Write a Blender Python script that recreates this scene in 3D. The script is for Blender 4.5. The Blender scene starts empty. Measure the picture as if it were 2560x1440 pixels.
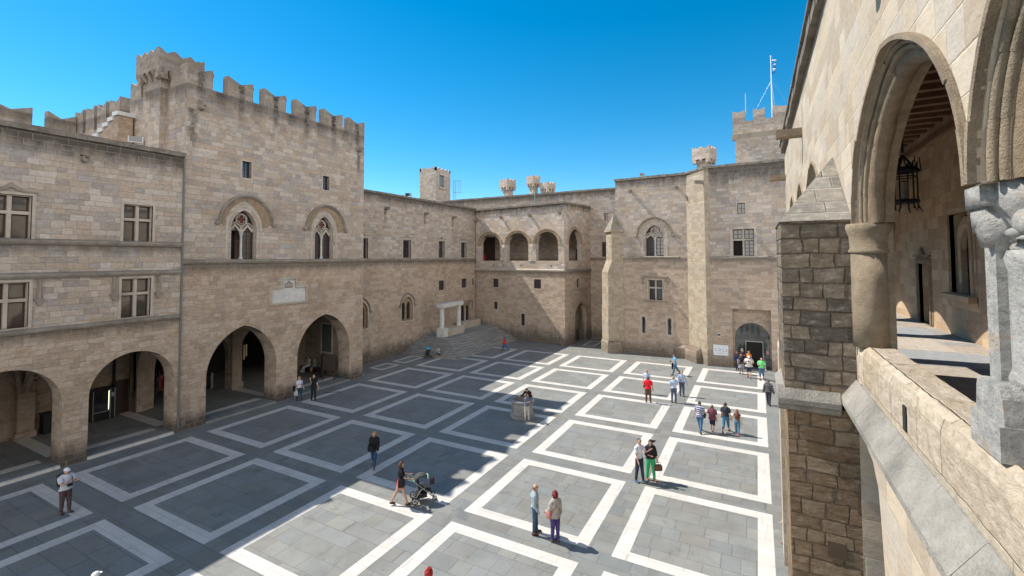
import bpy, bmesh, math, random
from math import sin, cos, pi, radians, sqrt, atan2
from mathutils import Vector, Matrix
from mathutils.geometry import tessellate_polygon
random.seed(7)
scene = bpy.context.scene
COL = scene.collection
# ---------------- camera ----------------
cam_d = bpy.data.cameras.new("camera"); cam = bpy.data.objects.new("camera", cam_d); COL.objects.link(cam)
Rr, Ru, Rf = Vector((.8816, .4720, -.0045)), Vector((.0231, -.0337, .9992)), Vector((-.4714, .8810, .0406))
Mx = Matrix((Rr, Ru, -Rf)).transposed().to_4x4(); Mx.translation = Vector((0, 0, 10))
cam.matrix_world = Mx
cam_d.sensor_width = 36; cam_d.lens = 1144.13/2560*36
cam_d.shift_y = -(720-598.81)/2560; cam_d.shift_x = 0
cam_d.clip_start = .1; cam_d.clip_end = 3000
scene.camera = cam
# ---------------- world and sun ----------------
SUN_EL, SUN_AZ = 50.0, 4.4            # light travels towards +x, turned this many degrees towards +y
w = bpy.data.worlds.new("World"); scene.world = w; w.use_nodes = True
nt = w.node_tree; nt.nodes.clear()
sky = nt.nodes.new('ShaderNodeTexSky'); sky.sky_type = 'NISHITA'; sky.sun_disc = False
sdir = Vector((-cos(radians(SUN_AZ)), -sin(radians(SUN_AZ)), 0))      # towards the sun, flat
sky.sun_elevation = radians(SUN_EL); sky.sun_rotation = atan2(sdir.x, sdir.y)
sky.altitude = 300; sky.air_density = .9; sky.dust_density = .1; sky.ozone_density = 2.5
hs = nt.nodes.new('ShaderNodeHueSaturation'); hs.inputs['Saturation'].default_value = 1.45; hs.inputs['Hue'].default_value = .486
bg = nt.nodes.new('ShaderNodeBackground'); bg.inputs[1].default_value = .088
ow = nt.nodes.new('ShaderNodeOutputWorld')
# unseen white cloud bank, added low behind the camera to brighten the shaded walls
def wn(t, **k):
    n = nt.nodes.new(t)
    for a, b in k.items(): setattr(n, a, b)
    return n
def wl(a, b): nt.links.new(a, b)
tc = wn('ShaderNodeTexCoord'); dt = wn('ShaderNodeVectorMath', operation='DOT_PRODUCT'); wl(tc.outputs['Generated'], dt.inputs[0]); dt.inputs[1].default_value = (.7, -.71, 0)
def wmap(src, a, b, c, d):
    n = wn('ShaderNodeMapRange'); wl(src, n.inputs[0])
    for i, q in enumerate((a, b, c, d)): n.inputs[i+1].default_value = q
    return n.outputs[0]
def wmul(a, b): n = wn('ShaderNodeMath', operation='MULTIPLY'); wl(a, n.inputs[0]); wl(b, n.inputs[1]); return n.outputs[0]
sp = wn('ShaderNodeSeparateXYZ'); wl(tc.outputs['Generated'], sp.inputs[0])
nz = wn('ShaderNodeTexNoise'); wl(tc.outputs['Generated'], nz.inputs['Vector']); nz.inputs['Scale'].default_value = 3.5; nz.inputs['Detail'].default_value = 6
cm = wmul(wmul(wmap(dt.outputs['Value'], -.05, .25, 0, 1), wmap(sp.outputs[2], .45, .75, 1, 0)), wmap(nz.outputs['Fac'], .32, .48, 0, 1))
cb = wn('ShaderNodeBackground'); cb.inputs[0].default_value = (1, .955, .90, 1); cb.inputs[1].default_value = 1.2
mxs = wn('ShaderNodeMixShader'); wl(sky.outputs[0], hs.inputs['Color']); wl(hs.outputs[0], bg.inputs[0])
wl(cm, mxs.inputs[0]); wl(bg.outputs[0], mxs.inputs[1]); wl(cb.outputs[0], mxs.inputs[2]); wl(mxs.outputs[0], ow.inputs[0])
ld = bpy.data.lights.new("sun", 'SUN'); ld.energy = 3.3; ld.angle = radians(.45); ld.color = (1, .94, .85)
lo = bpy.data.objects.new("sun", ld); COL.objects.link(lo)
tv = Vector((cos(radians(SUN_AZ))*cos(radians(SUN_EL)), sin(radians(SUN_AZ))*cos(radians(SUN_EL)), -sin(radians(SUN_EL))))
lo.rotation_euler = tv.to_track_quat('-Z', 'Y').to_euler(); lo.location = (-60, -10, 60)
scene.view_settings.view_transform = 'Standard'; scene.view_settings.look = 'None'
scene.view_settings.exposure = 1.03; scene.view_settings.gamma = 1
scene.render.engine = 'CYCLES'
scene.cycles.max_bounces = 6; scene.cycles.diffuse_bounces = 4

# ---------------- materials ----------------
class N:
    """small node-building helper"""
    def __init__(s, name):
        s.m = bpy.data.materials.new(name); s.m.use_nodes = True; s.t = s.m.node_tree; s.t.nodes.clear()
        s.out = s.t.nodes.new('ShaderNodeOutputMaterial'); s.b = s.t.nodes.new('ShaderNodeBsdfPrincipled')
        s.t.links.new(s.b.outputs[0], s.out.inputs[0])
    def lk(s, a, b):
        if isinstance(a, (int, float)): b.default_value = a
        elif isinstance(a, tuple): b.default_value = a if len(a) == 4 or b.type == 'VECTOR' else (*a, 1)
        else: s.t.links.new(a, b)
    def m2(s, op, a, b=0.0, c=None, clamp=False):
        n = s.t.nodes.new('ShaderNodeMath'); n.operation = op; n.use_clamp = clamp
        s.lk(a, n.inputs[0]); s.lk(b, n.inputs[1])
        if c is not None: s.lk(c, n.inputs[2])
        return n.outputs[0]
    def uv(s):
        return s.t.nodes.new('ShaderNodeUVMap').outputs[0]
    def obj(s):
        return s.t.nodes.new('ShaderNodeTexCoord').outputs['Object']
    def sep(s, v):
        n = s.t.nodes.new('ShaderNodeSeparateXYZ'); s.lk(v, n.inputs[0]); return n.outputs
    def comb(s, x, y, z=0.0):
        n = s.t.nodes.new('ShaderNodeCombineXYZ'); s.lk(x, n.inputs[0]); s.lk(y, n.inputs[1]); s.lk(z, n.inputs[2]); return n.outputs[0]
    def noise(s, v, scale, det=4, rough=.55, dist=0, dim='3D'):
        n = s.t.nodes.new('ShaderNodeTexNoise'); n.noise_dimensions = dim
        s.lk(v, n.inputs['W' if dim == '1D' else 'Vector'])
        n.inputs['Scale'].default_value = scale; n.inputs['Detail'].default_value = det
        n.inputs['Roughness'].default_value = rough; n.inputs['Distortion'].default_value = dist
        return n.outputs['Fac']
    def white(s, v):
        n = s.t.nodes.new('ShaderNodeTexWhiteNoise'); n.noise_dimensions = '3D'; s.lk(v, n.inputs['Vector']); return n.outputs['Value']
    def mp(s, v, a, b, c=0.0, d=1.0):
        n = s.t.nodes.new('ShaderNodeMapRange'); s.lk(v, n.inputs[0]); n.inputs[1].default_value = a; n.inputs[2].default_value = b
        s.lk(c, n.inputs[3]); s.lk(d, n.inputs[4]); return n.outputs[0]
    def mix(s, f, a, b, mode='MIX'):
        n = s.t.nodes.new('ShaderNodeMix'); n.data_type = 'RGBA'; n.blend_type = mode
        s.lk(f, n.inputs[0]); s.lk(a, n.inputs[6]); s.lk(b, n.inputs[7]); return n.outputs[2]
    def ramp(s, f, stops, const=False):
        n = s.t.nodes.new('ShaderNodeValToRGB'); cr = n.color_ramp
        if const: cr.interpolation = 'CONSTANT'
        while len(cr.elements) < len(stops): cr.elements.new(.5)
        for e, (p, c) in zip(cr.elements, stops): e.position = p; e.color = (*c, 1)
        s.lk(f, n.inputs[0]); return n.outputs[0]
    def scalev(s, v, x, y, z=1.0):
        n = s.t.nodes.new('ShaderNodeMapping'); s.lk(v, n.inputs[0]); n.inputs['Scale'].default_value = (x, y, z); return n.outputs[0]
    def bump(s, h, dist=.02, strength=1.0):
        n = s.t.nodes.new('ShaderNodeBump'); s.lk(h, n.inputs['Height']); n.inputs['Distance'].default_value = dist
        n.inputs['Strength'].default_value = strength; s.t.links.new(n.outputs[0], s.b.inputs['Normal'])
    def fin(s, col, rough=.85, spec=.25, metal=0.0):
        s.lk(col, s.b.inputs['Base Color']); s.lk(rough, s.b.inputs['Roughness'])
        s.b.inputs['Specular IOR Level'].default_value = spec; s.b.inputs['Metallic'].default_value = metal
        return s.m

def cells(n, v, H, W, seed=0., warp=.05, wvar=.6, wb=.014):
    """irregular coursed blocks: returns random value per block, second random, distance to joint in metres"""
    x, y, _ = n.sep(v)
    wob = n.noise(n.scalev(v, 1, 1), 2.2, 2); wob = n.mp(wob, 0, 1, -wb, wb)
    y1 = n.m2('ADD', n.m2('ADD', y, n.m2('MULTIPLY', n.m2('SUBTRACT', n.noise(n.m2('ADD', y, seed), 1.1, 1, dim='1D'), .5), H*warp*14)), wob)
    yy = n.m2('DIVIDE', y1, H); row = n.m2('FLOOR', yy); fy = n.m2('FRACT', yy)
    rw = n.white(n.comb(row, seed, 3.3)); ro = n.white(n.comb(row, seed, 7.7))
    Wr = n.m2('MULTIPLY', W, n.m2('ADD', 1-wvar*.5, n.m2('MULTIPLY', rw, wvar)))
    xs = n.m2('ADD', n.m2('DIVIDE', n.m2('ADD', x, wob), Wr), n.m2('MULTIPLY', ro, 19.3))
    xs = n.m2('ADD', xs, n.m2('MULTIPLY', n.m2('SUBTRACT', n.noise(n.comb(xs, n.m2('MULTIPLY', row, 5.3), seed), .8, 0), .5), 1.6))
    col = n.m2('FLOOR', xs); fx = n.m2('FRACT', xs)
    r1 = n.white(n.comb(col, row, seed)); r2 = n.white(n.comb(col, row, seed+11.1))
    ex = n.m2('MULTIPLY', n.m2('MINIMUM', fx, n.m2('SUBTRACT', 1., fx)), Wr)
    ey = n.m2('MULTIPLY', n.m2('MINIMUM', fy, n.m2('SUBTRACT', 1., fy)), H)
    return r1, r2, n.m2('MINIMUM', ex, ey)

def masonry(name, hi, lo_, zs=-99., H=.29, W=.55, bands=(), seed=0., joint=.010, bumpk=1.0, blend=.3, contrast=1.0, jcol=(.36, .30, .22), blot=.4, runs=(), wb=.014):
    """coursed limestone; palette hi above height zs, lo_ below; bands = (z_top, depth, strength) of black weathering"""
    n = N(name); v = n.uv(); x, z, _ = n.sep(v)
    r1, r2, d = cells(n, v, H, W, seed, wb=wb)
    d = n.m2('ADD', d, n.mp(n.noise(v, 9, 3), 0, 1, -.006*wb/.014, .006*wb/.014))
    def pal(p):
        k = len(p); return n.ramp(r1, [(i/k, c) for i, c in enumerate(p)], True)
    col = pal(hi)
    if zs > -50:
        f = n.mp(n.m2('ADD', z, n.mp(n.noise(v, .5, 3), 0, 1, -1, 1)), zs-blend, zs+blend)
        col = n.mix(f, pal(lo_), col)
    big = n.noise(n.scalev(v, .35, .5), 1.0, 4, .6)
    fine = n.noise(v, 7.0, 6, .7)
    col = n.mix(n.mp(fine, .3, .75, .0, .45*contrast), col, (.5, .44, .35), 'MULTIPLY')
    speck = n.noise(v, 26.0, 4, .7); mid = n.noise(n.scalev(v, 1, 2.2), 4.2, 5, .75)
    col = n.mix(n.mp(speck, .52, .8, 0, .45), col, (.16, .13, .10))
    col = n.mix(n.mp(mid, .52, .72, 0, .5*contrast), col, (.52, .47, .40), 'MULTIPLY')
    col = n.mix(n.mp(mid, .48, .3, 0, .35*contrast), col, (.72, .66, .58))
    if zs > -50:
        rough_ = n.noise(n.scalev(v, 2.2, 9), 1.6, 5, .75)
        col = n.mix(n.m2('MULTIPLY', n.m2('SUBTRACT', 1., f), n.mp(rough_, .5, .68, 0, .55)), col, (.42, .35, .28), 'MULTIPLY')
    col = n.mix(n.mp(big, .35, .75, 0, blot), col, (.56, .50, .43), 'MULTIPLY')
    col = n.mix(n.mp(r2, .0, 1., 0, .25), col, (.95, .80, .62), 'MULTIPLY')
    streak = n.noise(n.scalev(v, 1.9, .22), 1.0, 5, .65)
    blots = n.noise(v, 1.7, 5, .7)
    for (zt, dep, st) in bands:
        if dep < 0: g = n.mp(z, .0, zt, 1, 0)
        else: g = n.mp(z, zt-dep, zt-.02); g = n.m2('MULTIPLY', g, n.m2('LESS_THAN', z, zt+.01))
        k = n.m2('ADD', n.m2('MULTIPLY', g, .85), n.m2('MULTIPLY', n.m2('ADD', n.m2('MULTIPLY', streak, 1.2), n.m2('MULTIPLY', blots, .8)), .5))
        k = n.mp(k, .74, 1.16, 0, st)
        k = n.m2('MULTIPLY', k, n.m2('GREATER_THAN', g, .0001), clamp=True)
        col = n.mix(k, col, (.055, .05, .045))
    for (sx, zt, ln, wd, st) in runs:       # water runs below drains and merlon notches
        dx = n.m2('ABSOLUTE', n.m2('SUBTRACT', n.m2('ADD', x, n.mp(n.noise(v, 1.4, 3), 0, 1, -.12, .12)), sx))
        gx = n.mp(dx, wd*.3, wd, 1, 0); gz = n.m2('MULTIPLY', n.mp(z, zt-ln, zt-ln*.35), n.m2('LESS_THAN', z, zt))
        kk = n.m2('MULTIPLY', n.m2('MULTIPLY', gx, gz), n.mp(n.m2('ADD', fine, n.m2('MULTIPLY', r2, .35)), .45, .85, .25*st, st), clamp=True)
        col = n.mix(kk, col, (.06, .055, .05))
    j = n.mp(d, joint*.35, joint*1.5, 1, 0)
    col = n.mix(n.m2('MULTIPLY', j, .75), col, jcol)
    h = n.m2('ADD', n.m2('MULTIPLY', n.mp(d, 0, joint*2.2), .7), n.m2('MULTIPLY', fine, .75))
    h = n.m2('ADD', h, n.m2('MULTIPLY', r2, .5)); h = n.m2('ADD', h, n.m2('ADD', n.m2('MULTIPLY', speck, .35), n.m2('MULTIPLY', mid, .8)))
    if zs > -50: h = n.m2('ADD', h, n.m2('MULTIPLY', n.m2('MULTIPLY', n.m2('SUBTRACT', 1., f), rough_), 1.6))
    n.bump(h, .022*bumpk, .9)
    return n.fin(col, .92, .15)

def plainstone(name, c1, c2, sc=3., bumpd=.012, rough=.85, dark=(.12, .10, .08), dk=.4):
    n = N(name); o = n.obj()
    a = n.noise(o, sc, 6, .65); b = n.noise(o, sc*.3, 3, .5); sp = n.noise(o, sc*9, 4, .7)
    col = n.mix(n.mp(a, .3, .7), c1, c2)
    col = n.mix(n.mp(n.m2('ADD', b, n.m2('MULTIPLY', sp, .5)), .72, 1.0, 0, dk), col, dark)
    n.bump(n.m2('ADD', a, n.m2('MULTIPLY', sp, 1.3)), bumpd, 1.)
    return n.fin(col, rough, .2)

def flat(name, c, rough=.6, var=.15, metal=0., spec=.4, sc=8.):
    n = N(name); o = n.obj(); a = n.noise(o, sc, 4, .6)
    col = n.mix(n.mp(a, .3, .7), tuple(q*(1-var) for q in c), tuple(min(1, q*(1+var)) for q in c))
    return n.fin(col, n.mp(a, .3, .7, rough*.9, min(1, rough*1.1)), spec, metal)

GB = [tuple(a*b for a, b in zip(q, (1.03, 1.02, 1.04))) for q in [(.54,.475,.41), (.46,.40,.335), (.60,.545,.49), (.50,.42,.345), (.40,.365,.335), (.56,.50,.44), (.45,.42,.395), (.52,.445,.37)]]    # grey beige, upper storeys
TB = [tuple(a*b for a, b in zip(q, (1.06, 1.04, 1.06))) for q in [(.56,.465,.37), (.49,.40,.31), (.59,.50,.41), (.53,.43,.33), (.45,.375,.30), (.57,.48,.385)]]    # tan, lower storeys
PB = [(.53,.46,.36), (.47,.40,.31), (.57,.50,.40), (.50,.45,.38), (.45,.385,.305)]                # pale, right wing face
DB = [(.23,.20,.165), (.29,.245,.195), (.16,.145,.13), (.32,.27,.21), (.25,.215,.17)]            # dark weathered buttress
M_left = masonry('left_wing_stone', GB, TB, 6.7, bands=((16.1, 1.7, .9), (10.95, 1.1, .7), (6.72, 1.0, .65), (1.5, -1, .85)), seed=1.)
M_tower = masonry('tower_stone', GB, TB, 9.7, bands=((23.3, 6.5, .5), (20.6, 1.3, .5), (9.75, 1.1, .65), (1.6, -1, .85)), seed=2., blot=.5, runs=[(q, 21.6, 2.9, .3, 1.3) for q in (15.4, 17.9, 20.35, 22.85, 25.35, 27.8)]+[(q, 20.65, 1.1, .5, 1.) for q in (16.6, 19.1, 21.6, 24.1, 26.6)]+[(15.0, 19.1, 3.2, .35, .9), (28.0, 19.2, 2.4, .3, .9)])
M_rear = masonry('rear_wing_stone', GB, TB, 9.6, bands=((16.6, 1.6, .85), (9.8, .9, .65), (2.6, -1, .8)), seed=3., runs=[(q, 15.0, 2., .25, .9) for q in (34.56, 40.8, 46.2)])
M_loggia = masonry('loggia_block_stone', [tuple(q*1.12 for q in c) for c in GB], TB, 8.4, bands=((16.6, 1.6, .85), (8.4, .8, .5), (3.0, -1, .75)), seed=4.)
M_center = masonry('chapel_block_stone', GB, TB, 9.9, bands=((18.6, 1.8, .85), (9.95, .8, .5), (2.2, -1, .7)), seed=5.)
M_portal = masonry('portal_block_stone', GB, TB, 9.9, bands=((18.6, 3.6, .8), (9.95, 1.0, .5), (2.0, -1, .5)), seed=6., H=.31, W=.62)
M_chamfer = masonry('pale_return_stone', [tuple(q*.88 for q in c) for c in PB], PB, bands=((18.4, .8, .4), (2.5, -1, .5)), seed=7., contrast=.9)
M_right = masonry('gallery_wall_stone', PB, PB, H=.34, W=.8, bands=((15.6, .7, .3),), seed=8., contrast=.6, joint=.006, jcol=(.5, .42, .30), bumpk=.5, blot=.3)
M_gal_in = masonry('gallery_inner_stone', [(.50,.36,.24), (.57,.43,.29), (.46,.335,.23), (.62,.48,.34), (.53,.40,.27)], TB, H=.33, W=.5, seed=9., contrast=.6, joint=.004, bumpk=.4)
M_cap = masonry('cap_stone', [(.26,.25,.23), (.30,.285,.255), (.22,.21,.19), (.28,.265,.235)], DB, H=.34, W=.75, seed=15., bumpk=1.6, jcol=(.42,.38,.32))
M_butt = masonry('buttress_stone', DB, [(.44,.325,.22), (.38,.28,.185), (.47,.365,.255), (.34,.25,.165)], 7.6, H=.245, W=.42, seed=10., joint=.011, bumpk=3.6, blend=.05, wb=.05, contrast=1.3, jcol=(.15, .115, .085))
M_farstone = masonry('distant_stone', [tuple(q*1.05 for q in c) for c in GB], TB, bands=((30.5, 4., .35),), seed=11., blot=.4)
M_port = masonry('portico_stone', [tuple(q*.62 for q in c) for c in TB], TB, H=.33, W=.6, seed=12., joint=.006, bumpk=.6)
M_pale = plainstone('pale_trim_stone', (.53, .47, .40), (.43, .37, .30), 4.)
M_paleR = plainstone('arch_moulding_stone', (.52, .42, .30), (.36, .28, .19), 6., .045, dk=.5)
M_soft = plainstone('worn_tan_stone', (.47, .36, .24), (.32, .235, .155), 7., .05, dk=.45)
M_cope = plainstone('dark_coping_stone', (.30, .26, .21), (.13, .115, .10), 3., .03, dk=.7)
M_string = plainstone('string_course_stone', (.36, .31, .25), (.20, .18, .155), 2.5, .02, dk=.5)
M_parapet = masonry('parapet_stone', [(.56,.49,.39), (.50,.43,.335), (.60,.53,.43), (.47,.42,.35), (.53,.465,.375)], PB, H=1.3, W=1.05, seed=16., contrast=1.35, joint=.005, bumpk=1.5, jcol=(.38, .32, .25), wb=.02)
M_ledge = plainstone('ledge_stone', (.43, .40, .35), (.27, .255, .225), 3.5, .03, dark=(.13, .125, .115), dk=.7)
M_marble = plainstone('grey_marble', (.52, .51, .49), (.27, .275, .28), 4.5, .02, .6, dark=(.34, .24, .155), dk=.7)
M_whitem = plainstone('white_marble', (.66, .64, .60), (.50, .49, .46), 3., .006, .5, dk=.2)
M_wood = flat('red_brown_wood', (.06, .026, .022), .55)
M_wood2 = flat('dark_brown_wood', (.05, .03, .022), .6)
M_beam = flat('ceiling_wood', (.20, .115, .07), .7, .3, sc=3.)
M_iron = flat('black_iron', (.02, .02, .022), .5, .2, .3)
M_metal = flat('grey_metal', (.45, .46, .48), .35, .1, .8)
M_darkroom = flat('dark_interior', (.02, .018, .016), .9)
M_red = flat('red_fabric', (.45, .02, .02), .8)
M_greyp = flat('grey_pipe', (.16, .16, .155), .6)
def glass(name, c, rough=.06):
    n = N(name); o = n.obj(); a = n.noise(o, 1.3, 2)
    n.b.inputs['Coat Weight'].default_value = 1.0; n.b.inputs['Coat Roughness'].default_value = .02
    n.bump(a, .02, .25)
    return n.fin(n.mix(n.mp(a, .35, .65), c, tuple(q*1.5 for q in c)), rough, .8)
M_glass = glass('window_glass', (.02, .022, .028))
M_curt = glass('curtained_glass', (.05, .043, .038))
M_rglass = glass('red_glass', (.07, .01, .012))

def slate(name, tint, W, H, seed, jc=(.10, .10, .095)):
    n = N(name); v = n.uv()
    r1, r2, d = cells(n, v, H, W, seed, .03, .7)
    d = n.m2('ADD', d, n.mp(n.noise(v, 3.2, 5, .7), 0, 1, -.014, .012))
    k = tint
    col = n.ramp(r1, [(i/5, tuple(q*k*m for q in c)) for i, (c, m) in enumerate([((.18,.182,.168), 1), ((.168,.175,.168), 1), ((.19,.188,.172), 1.02), ((.172,.172,.16), .97), ((.178,.186,.18), 1.0)])], True)
    a = n.noise(v, 1.1, 7, .62, .6); b = n.noise(v, .35, 3)
    col = n.mix(n.mp(a, .35, .7, 0, .35), col, (.28*k, .285*k, .27*k))
    edge = n.noise(v, 1.6, 2, .5, 1.2)                      # cleft layer outlines
    fr = n.m2('FRACT', n.m2('MULTIPLY', edge, 7.)); ln = n.mp(n.m2('ABSOLUTE', n.m2('SUBTRACT', fr, .5)), 0, .035, 1, 0)
    gate = n.mp(n.noise(v, .9, 2), .48, .56)
    cl = n.m2('MULTIPLY', ln, gate)
    col = n.mix(n.m2('MULTIPLY', cl, .7), col, (.06, .06, .055))
    col = n.mix(n.mp(b, .35, .7, 0, .3), col, (.6, .6, .6), 'MULTIPLY')
    fn = n.noise(v, 22, 4, .7); col = n.mix(n.mp(fn, .35, .7, 0, .22), col, (.1, .1, .09))
    spot = n.noise(v, .8, 5, .75, 1.); col = n.mix(n.mp(spot, .60, .68, 0, .45), col, (.30, .31, .31)); col = n.mix(n.mp(spot, .40, .33, 0, .4), col, (.10, .095, .085))
    col = n.mix(n.mp(r2, .82, .84, 0, .25), col, (.19, .165, .13)); col = n.mix(n.mp(r2, .12, .1, 0, .22), col, (.12, .14, .15))
    j = n.mp(d, .0, .02, 1, 0)
    col = n.mix(n.m2('MULTIPLY', j, .7), col, jc)
    h = n.m2('ADD', n.m2('MULTIPLY', n.mp(d, 0, .015), .35), n.m2('MULTIPLY', a, .6)); h = n.m2('ADD', h, n.m2('MULTIPLY', fr, .25))
    n.bump(h, .012, .7)
    return n.fin(col, n.mp(a, .3, .7, .5, .7), .35)
M_slate = slate('slate_paving', 1.22, 1.15, .62, 21.)
M_slate2 = slate('slate_panel', 1.3, 1.0, .72, 22.)
def mottled(name):
    n = N(name); o = n.obj(); a = n.noise(n.scalev(o, 1, 1, 1.5), 7, 8, .78, .15); b = n.noise(n.scalev(o, .8, .8, 2.5), 2.6, 5, .65); c_ = n.noise(o, 30, 4, .7)
    col = n.ramp(a, [(.0, (.18, .175, .165)), (.38, (.25, .245, .23)), (.5, (.36, .35, .325)), (.62, (.46, .44, .395)), (1., (.52, .49, .43))])
    col = n.mix(n.mp(b, .55, .68, 0, .75), col, (.42, .30, .19)); col = n.mix(n.mp(c_, .55, .75, 0, .4), col, (.14, .13, .12))
    n.bump(n.m2('ADD', a, n.m2('MULTIPLY', c_, .7)), .03, .9)
    return n.fin(col, .6, .3)
M_mottled = mottled('mottled_grey_marble')
def bandmat():
    n = N('white_marble_band'); v = n.uv(); r1, r2, d = cells(n, v, .51, .95, 31., 0., .5)
    a = n.noise(v, 1.4, 6, .6); s = n.noise(v, 14, 4, .7)
    col = n.mix(n.mp(a, .35, .7), (.66, .625, .58), (.58, .545, .50)); col = n.mix(n.mp(r1, 0, 1, 0, .22), col, (.40, .37, .33))
    col = n.mix(n.mp(s, .56, .8, 0, .45), col, (.35, .31, .26)); dr = n.noise(v, .9, 6, .75, .8); col = n.mix(n.mp(dr, .6, .72, 0, .45), col, (.34, .31, .27))
    col = n.mix(n.mp(n.noise(v, .5, 4), .45, .7, 0, .3), col, (.42, .40, .38)); col = n.mix(n.mp(d, .0, .02, .5, 0), col, (.25, .23, .2)); n.bump(a, .004, .5)
    return n.fin(col, .55, .3)
M_band = bandmat()
M_step = masonry('grey_step_stone', [(.33,.35,.365), (.38,.395,.40), (.29,.305,.32), (.36,.355,.34), (.43,.415,.375)], TB, H=.16, W=1.1, seed=13., joint=.006, bumpk=.6, jcol=(.12,.125,.13))
M_galfloor = masonry('gallery_floor_stone', [(.50,.46,.42), (.46,.42,.38), (.36,.37,.38), (.52,.47,.42)], TB, H=1.4, W=1.6, seed=14., joint=.004, bumpk=.1)

M_galpanel = flat('blue_grey_floor_panel', (.34, .355, .37), .5, .12)
# ---------------- mesh helpers ----------------
def link(name, verts, faces, mat, parent=None, smooth=False, label=None):
    me = bpy.data.meshes.new(name); me.from_pydata(verts, [], faces); me.update()
    uvl = me.uv_layers.new(name='UVMap').data
    for p in me.polygons:
        nx, ny, nz = (abs(q) for q in p.normal)
        for li in p.loop_indices:
            c = me.vertices[me.loops[li].vertex_index].co
            uvl[li].uv = (c.x, c.y) if nz > .75 else ((c.x, c.z) if ny >= nx else (c.y+.37, c.z))
        p.use_smooth = smooth
    if mat: me.materials.append(mat)
    o = bpy.data.objects.new(name, me); COL.objects.link(o)
    if parent: o.parent = parent
    if label: o['label'] = label
    return o
class G:
    def __init__(s): s.v = []; s.f = []
    def add(s, vs, fs):
        b = len(s.v); s.v += [tuple(q) for q in vs]; s.f += [tuple(b+i for i in f) for f in fs]; return s
    def box(s, x0, x1, y0, y1, z0, z1):
        x0, x1 = min(x0, x1), max(x0, x1); y0, y1 = min(y0, y1), max(y0, y1)
        return s.add([(x0,y0,z0),(x1,y0,z0),(x1,y1,z0),(x0,y1,z0),(x0,y0,z1),(x1,y0,z1),(x1,y1,z1),(x0,y1,z1)],
                     [(0,3,2,1),(4,5,6,7),(0,1,5,4),(1,2,6,5),(2,3,7,6),(3,0,4,7)])
    def prism(s, poly, a0, a1, ax='z'):
        """polygon (u,v) extruded along axis: z:(u,v,a)  y:(u,a,v)  x:(a,u,v)"""
        def P(u, v, a): return (u, v, a) if ax == 'z' else ((u, a, v) if ax == 'y' else (a, u, v))
        k = len(poly); area = sum(poly[i][0]*poly[(i+1) % k][1]-poly[(i+1) % k][0]*poly[i][1] for i in range(k))
        if (area < 0) != (ax == 'y'): poly = poly[::-1]
        vs = [P(*q, a0) for q in poly]+[P(*q, a1) for q in poly]
        t = tessellate_polygon([[Vector((q[0], q[1], 0)) for q in poly]])
        fs = []
        for a, b, c in t:
            q = (poly[b][0]-poly[a][0])*(poly[c][1]-poly[a][1])-(poly[b][1]-poly[a][1])*(poly[c][0]-poly[a][0])
            ccw = (q > 0) != (ax == 'y')
            if not ccw: a, b, c = a, c, b
            fs += [(a, c, b), (a+k, b+k, c+k)]
        fs += [(i, (i+1) % k, (i+1) % k+k, i+k) for i in range(k)]
        return s.add(vs, fs)
    def tube(s, path, r, n=8, closed=False, cap=True, flat=1.0, up=None):
        path = [Vector(p) for p in path]; k = len(path)
        R = r if isinstance(r, (list, tuple)) else [r]*k
        rings = []; ref = None
        for i, p in enumerate(path):
            if closed: d = path[(i+1) % k]-path[i-1]
            else: d = path[min(i+1, k-1)]-path[max(i-1, 0)]
            if d.length < 1e-9: d = Vector((0, 0, 1))
            d.normalize()
            if ref is None: ref = Vector(up) if up else (Vector((0, 0, 1)) if abs(d.z) < .9 else Vector((1, 0, 0)))
            a = d.cross(ref)
            if a.length < 1e-5: a = d.orthogonal()
            a.normalize(); b = a.cross(d).normalized()
            if not up: ref = b
            rings.append([p+a*(cos(2*pi*j/n)*R[i])+b*(sin(2*pi*j/n)*R[i]*flat) for j in range(n)])
        vs = [q for rg in rings for q in rg]; fs = []
        for i in range(k if closed else k-1):
            i2 = (i+1) % k
            for j in range(n): fs.append((i*n+j, i*n+(j+1) % n, i2*n+(j+1) % n, i2*n+j))
        if cap and not closed: fs += [tuple(range(n))[::-1], tuple((k-1)*n+j for j in range(n))]
        return s.add(vs, fs)
    def lathe(s, prof, c=(0, 0, 0), n=20, flute=0.):
        vs = []; fs = []
        for r, z in prof:
            for j in range(n):
                a = 2*pi*j/n; rr = r*(1-(flute if j % 2 else 0))
                vs.append((c[0]+rr*cos(a), c[1]+rr*sin(a), c[2]+z))
        for i in range(len(prof)-1):
            for j in range(n): fs.append((i*n+j, i*n+(j+1) % n, (i+1)*n+(j+1) % n, (i+1)*n+j))
        fs += [tuple(range(n))[::-1], tuple((len(prof)-1)*n+j for j in range(n))]
        return s.add(vs, fs)
    def ball(s, c, rx, ry=None, rz=None, n=12, m=8, fn=None):
        ry = ry or rx; rz = rz or rx; vs = []; fs = []
        for i in range(m+1):
            t = pi*i/m
            for j in range(n):
                a = 2*pi*j/n; q = Vector((sin(t)*cos(a), sin(t)*sin(a), cos(t))); k = fn(q) if fn else 1
                vs.append((c[0]+q.x*rx*k, c[1]+q.y*ry*k, c[2]+q.z*rz*k))
        for i in range(m):
            for j in range(n): fs.append((i*n+j, (i+1)*n+j, (i+1)*n+(j+1) % n, i*n+(j+1) % n))
        return s.add(vs, fs)
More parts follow.
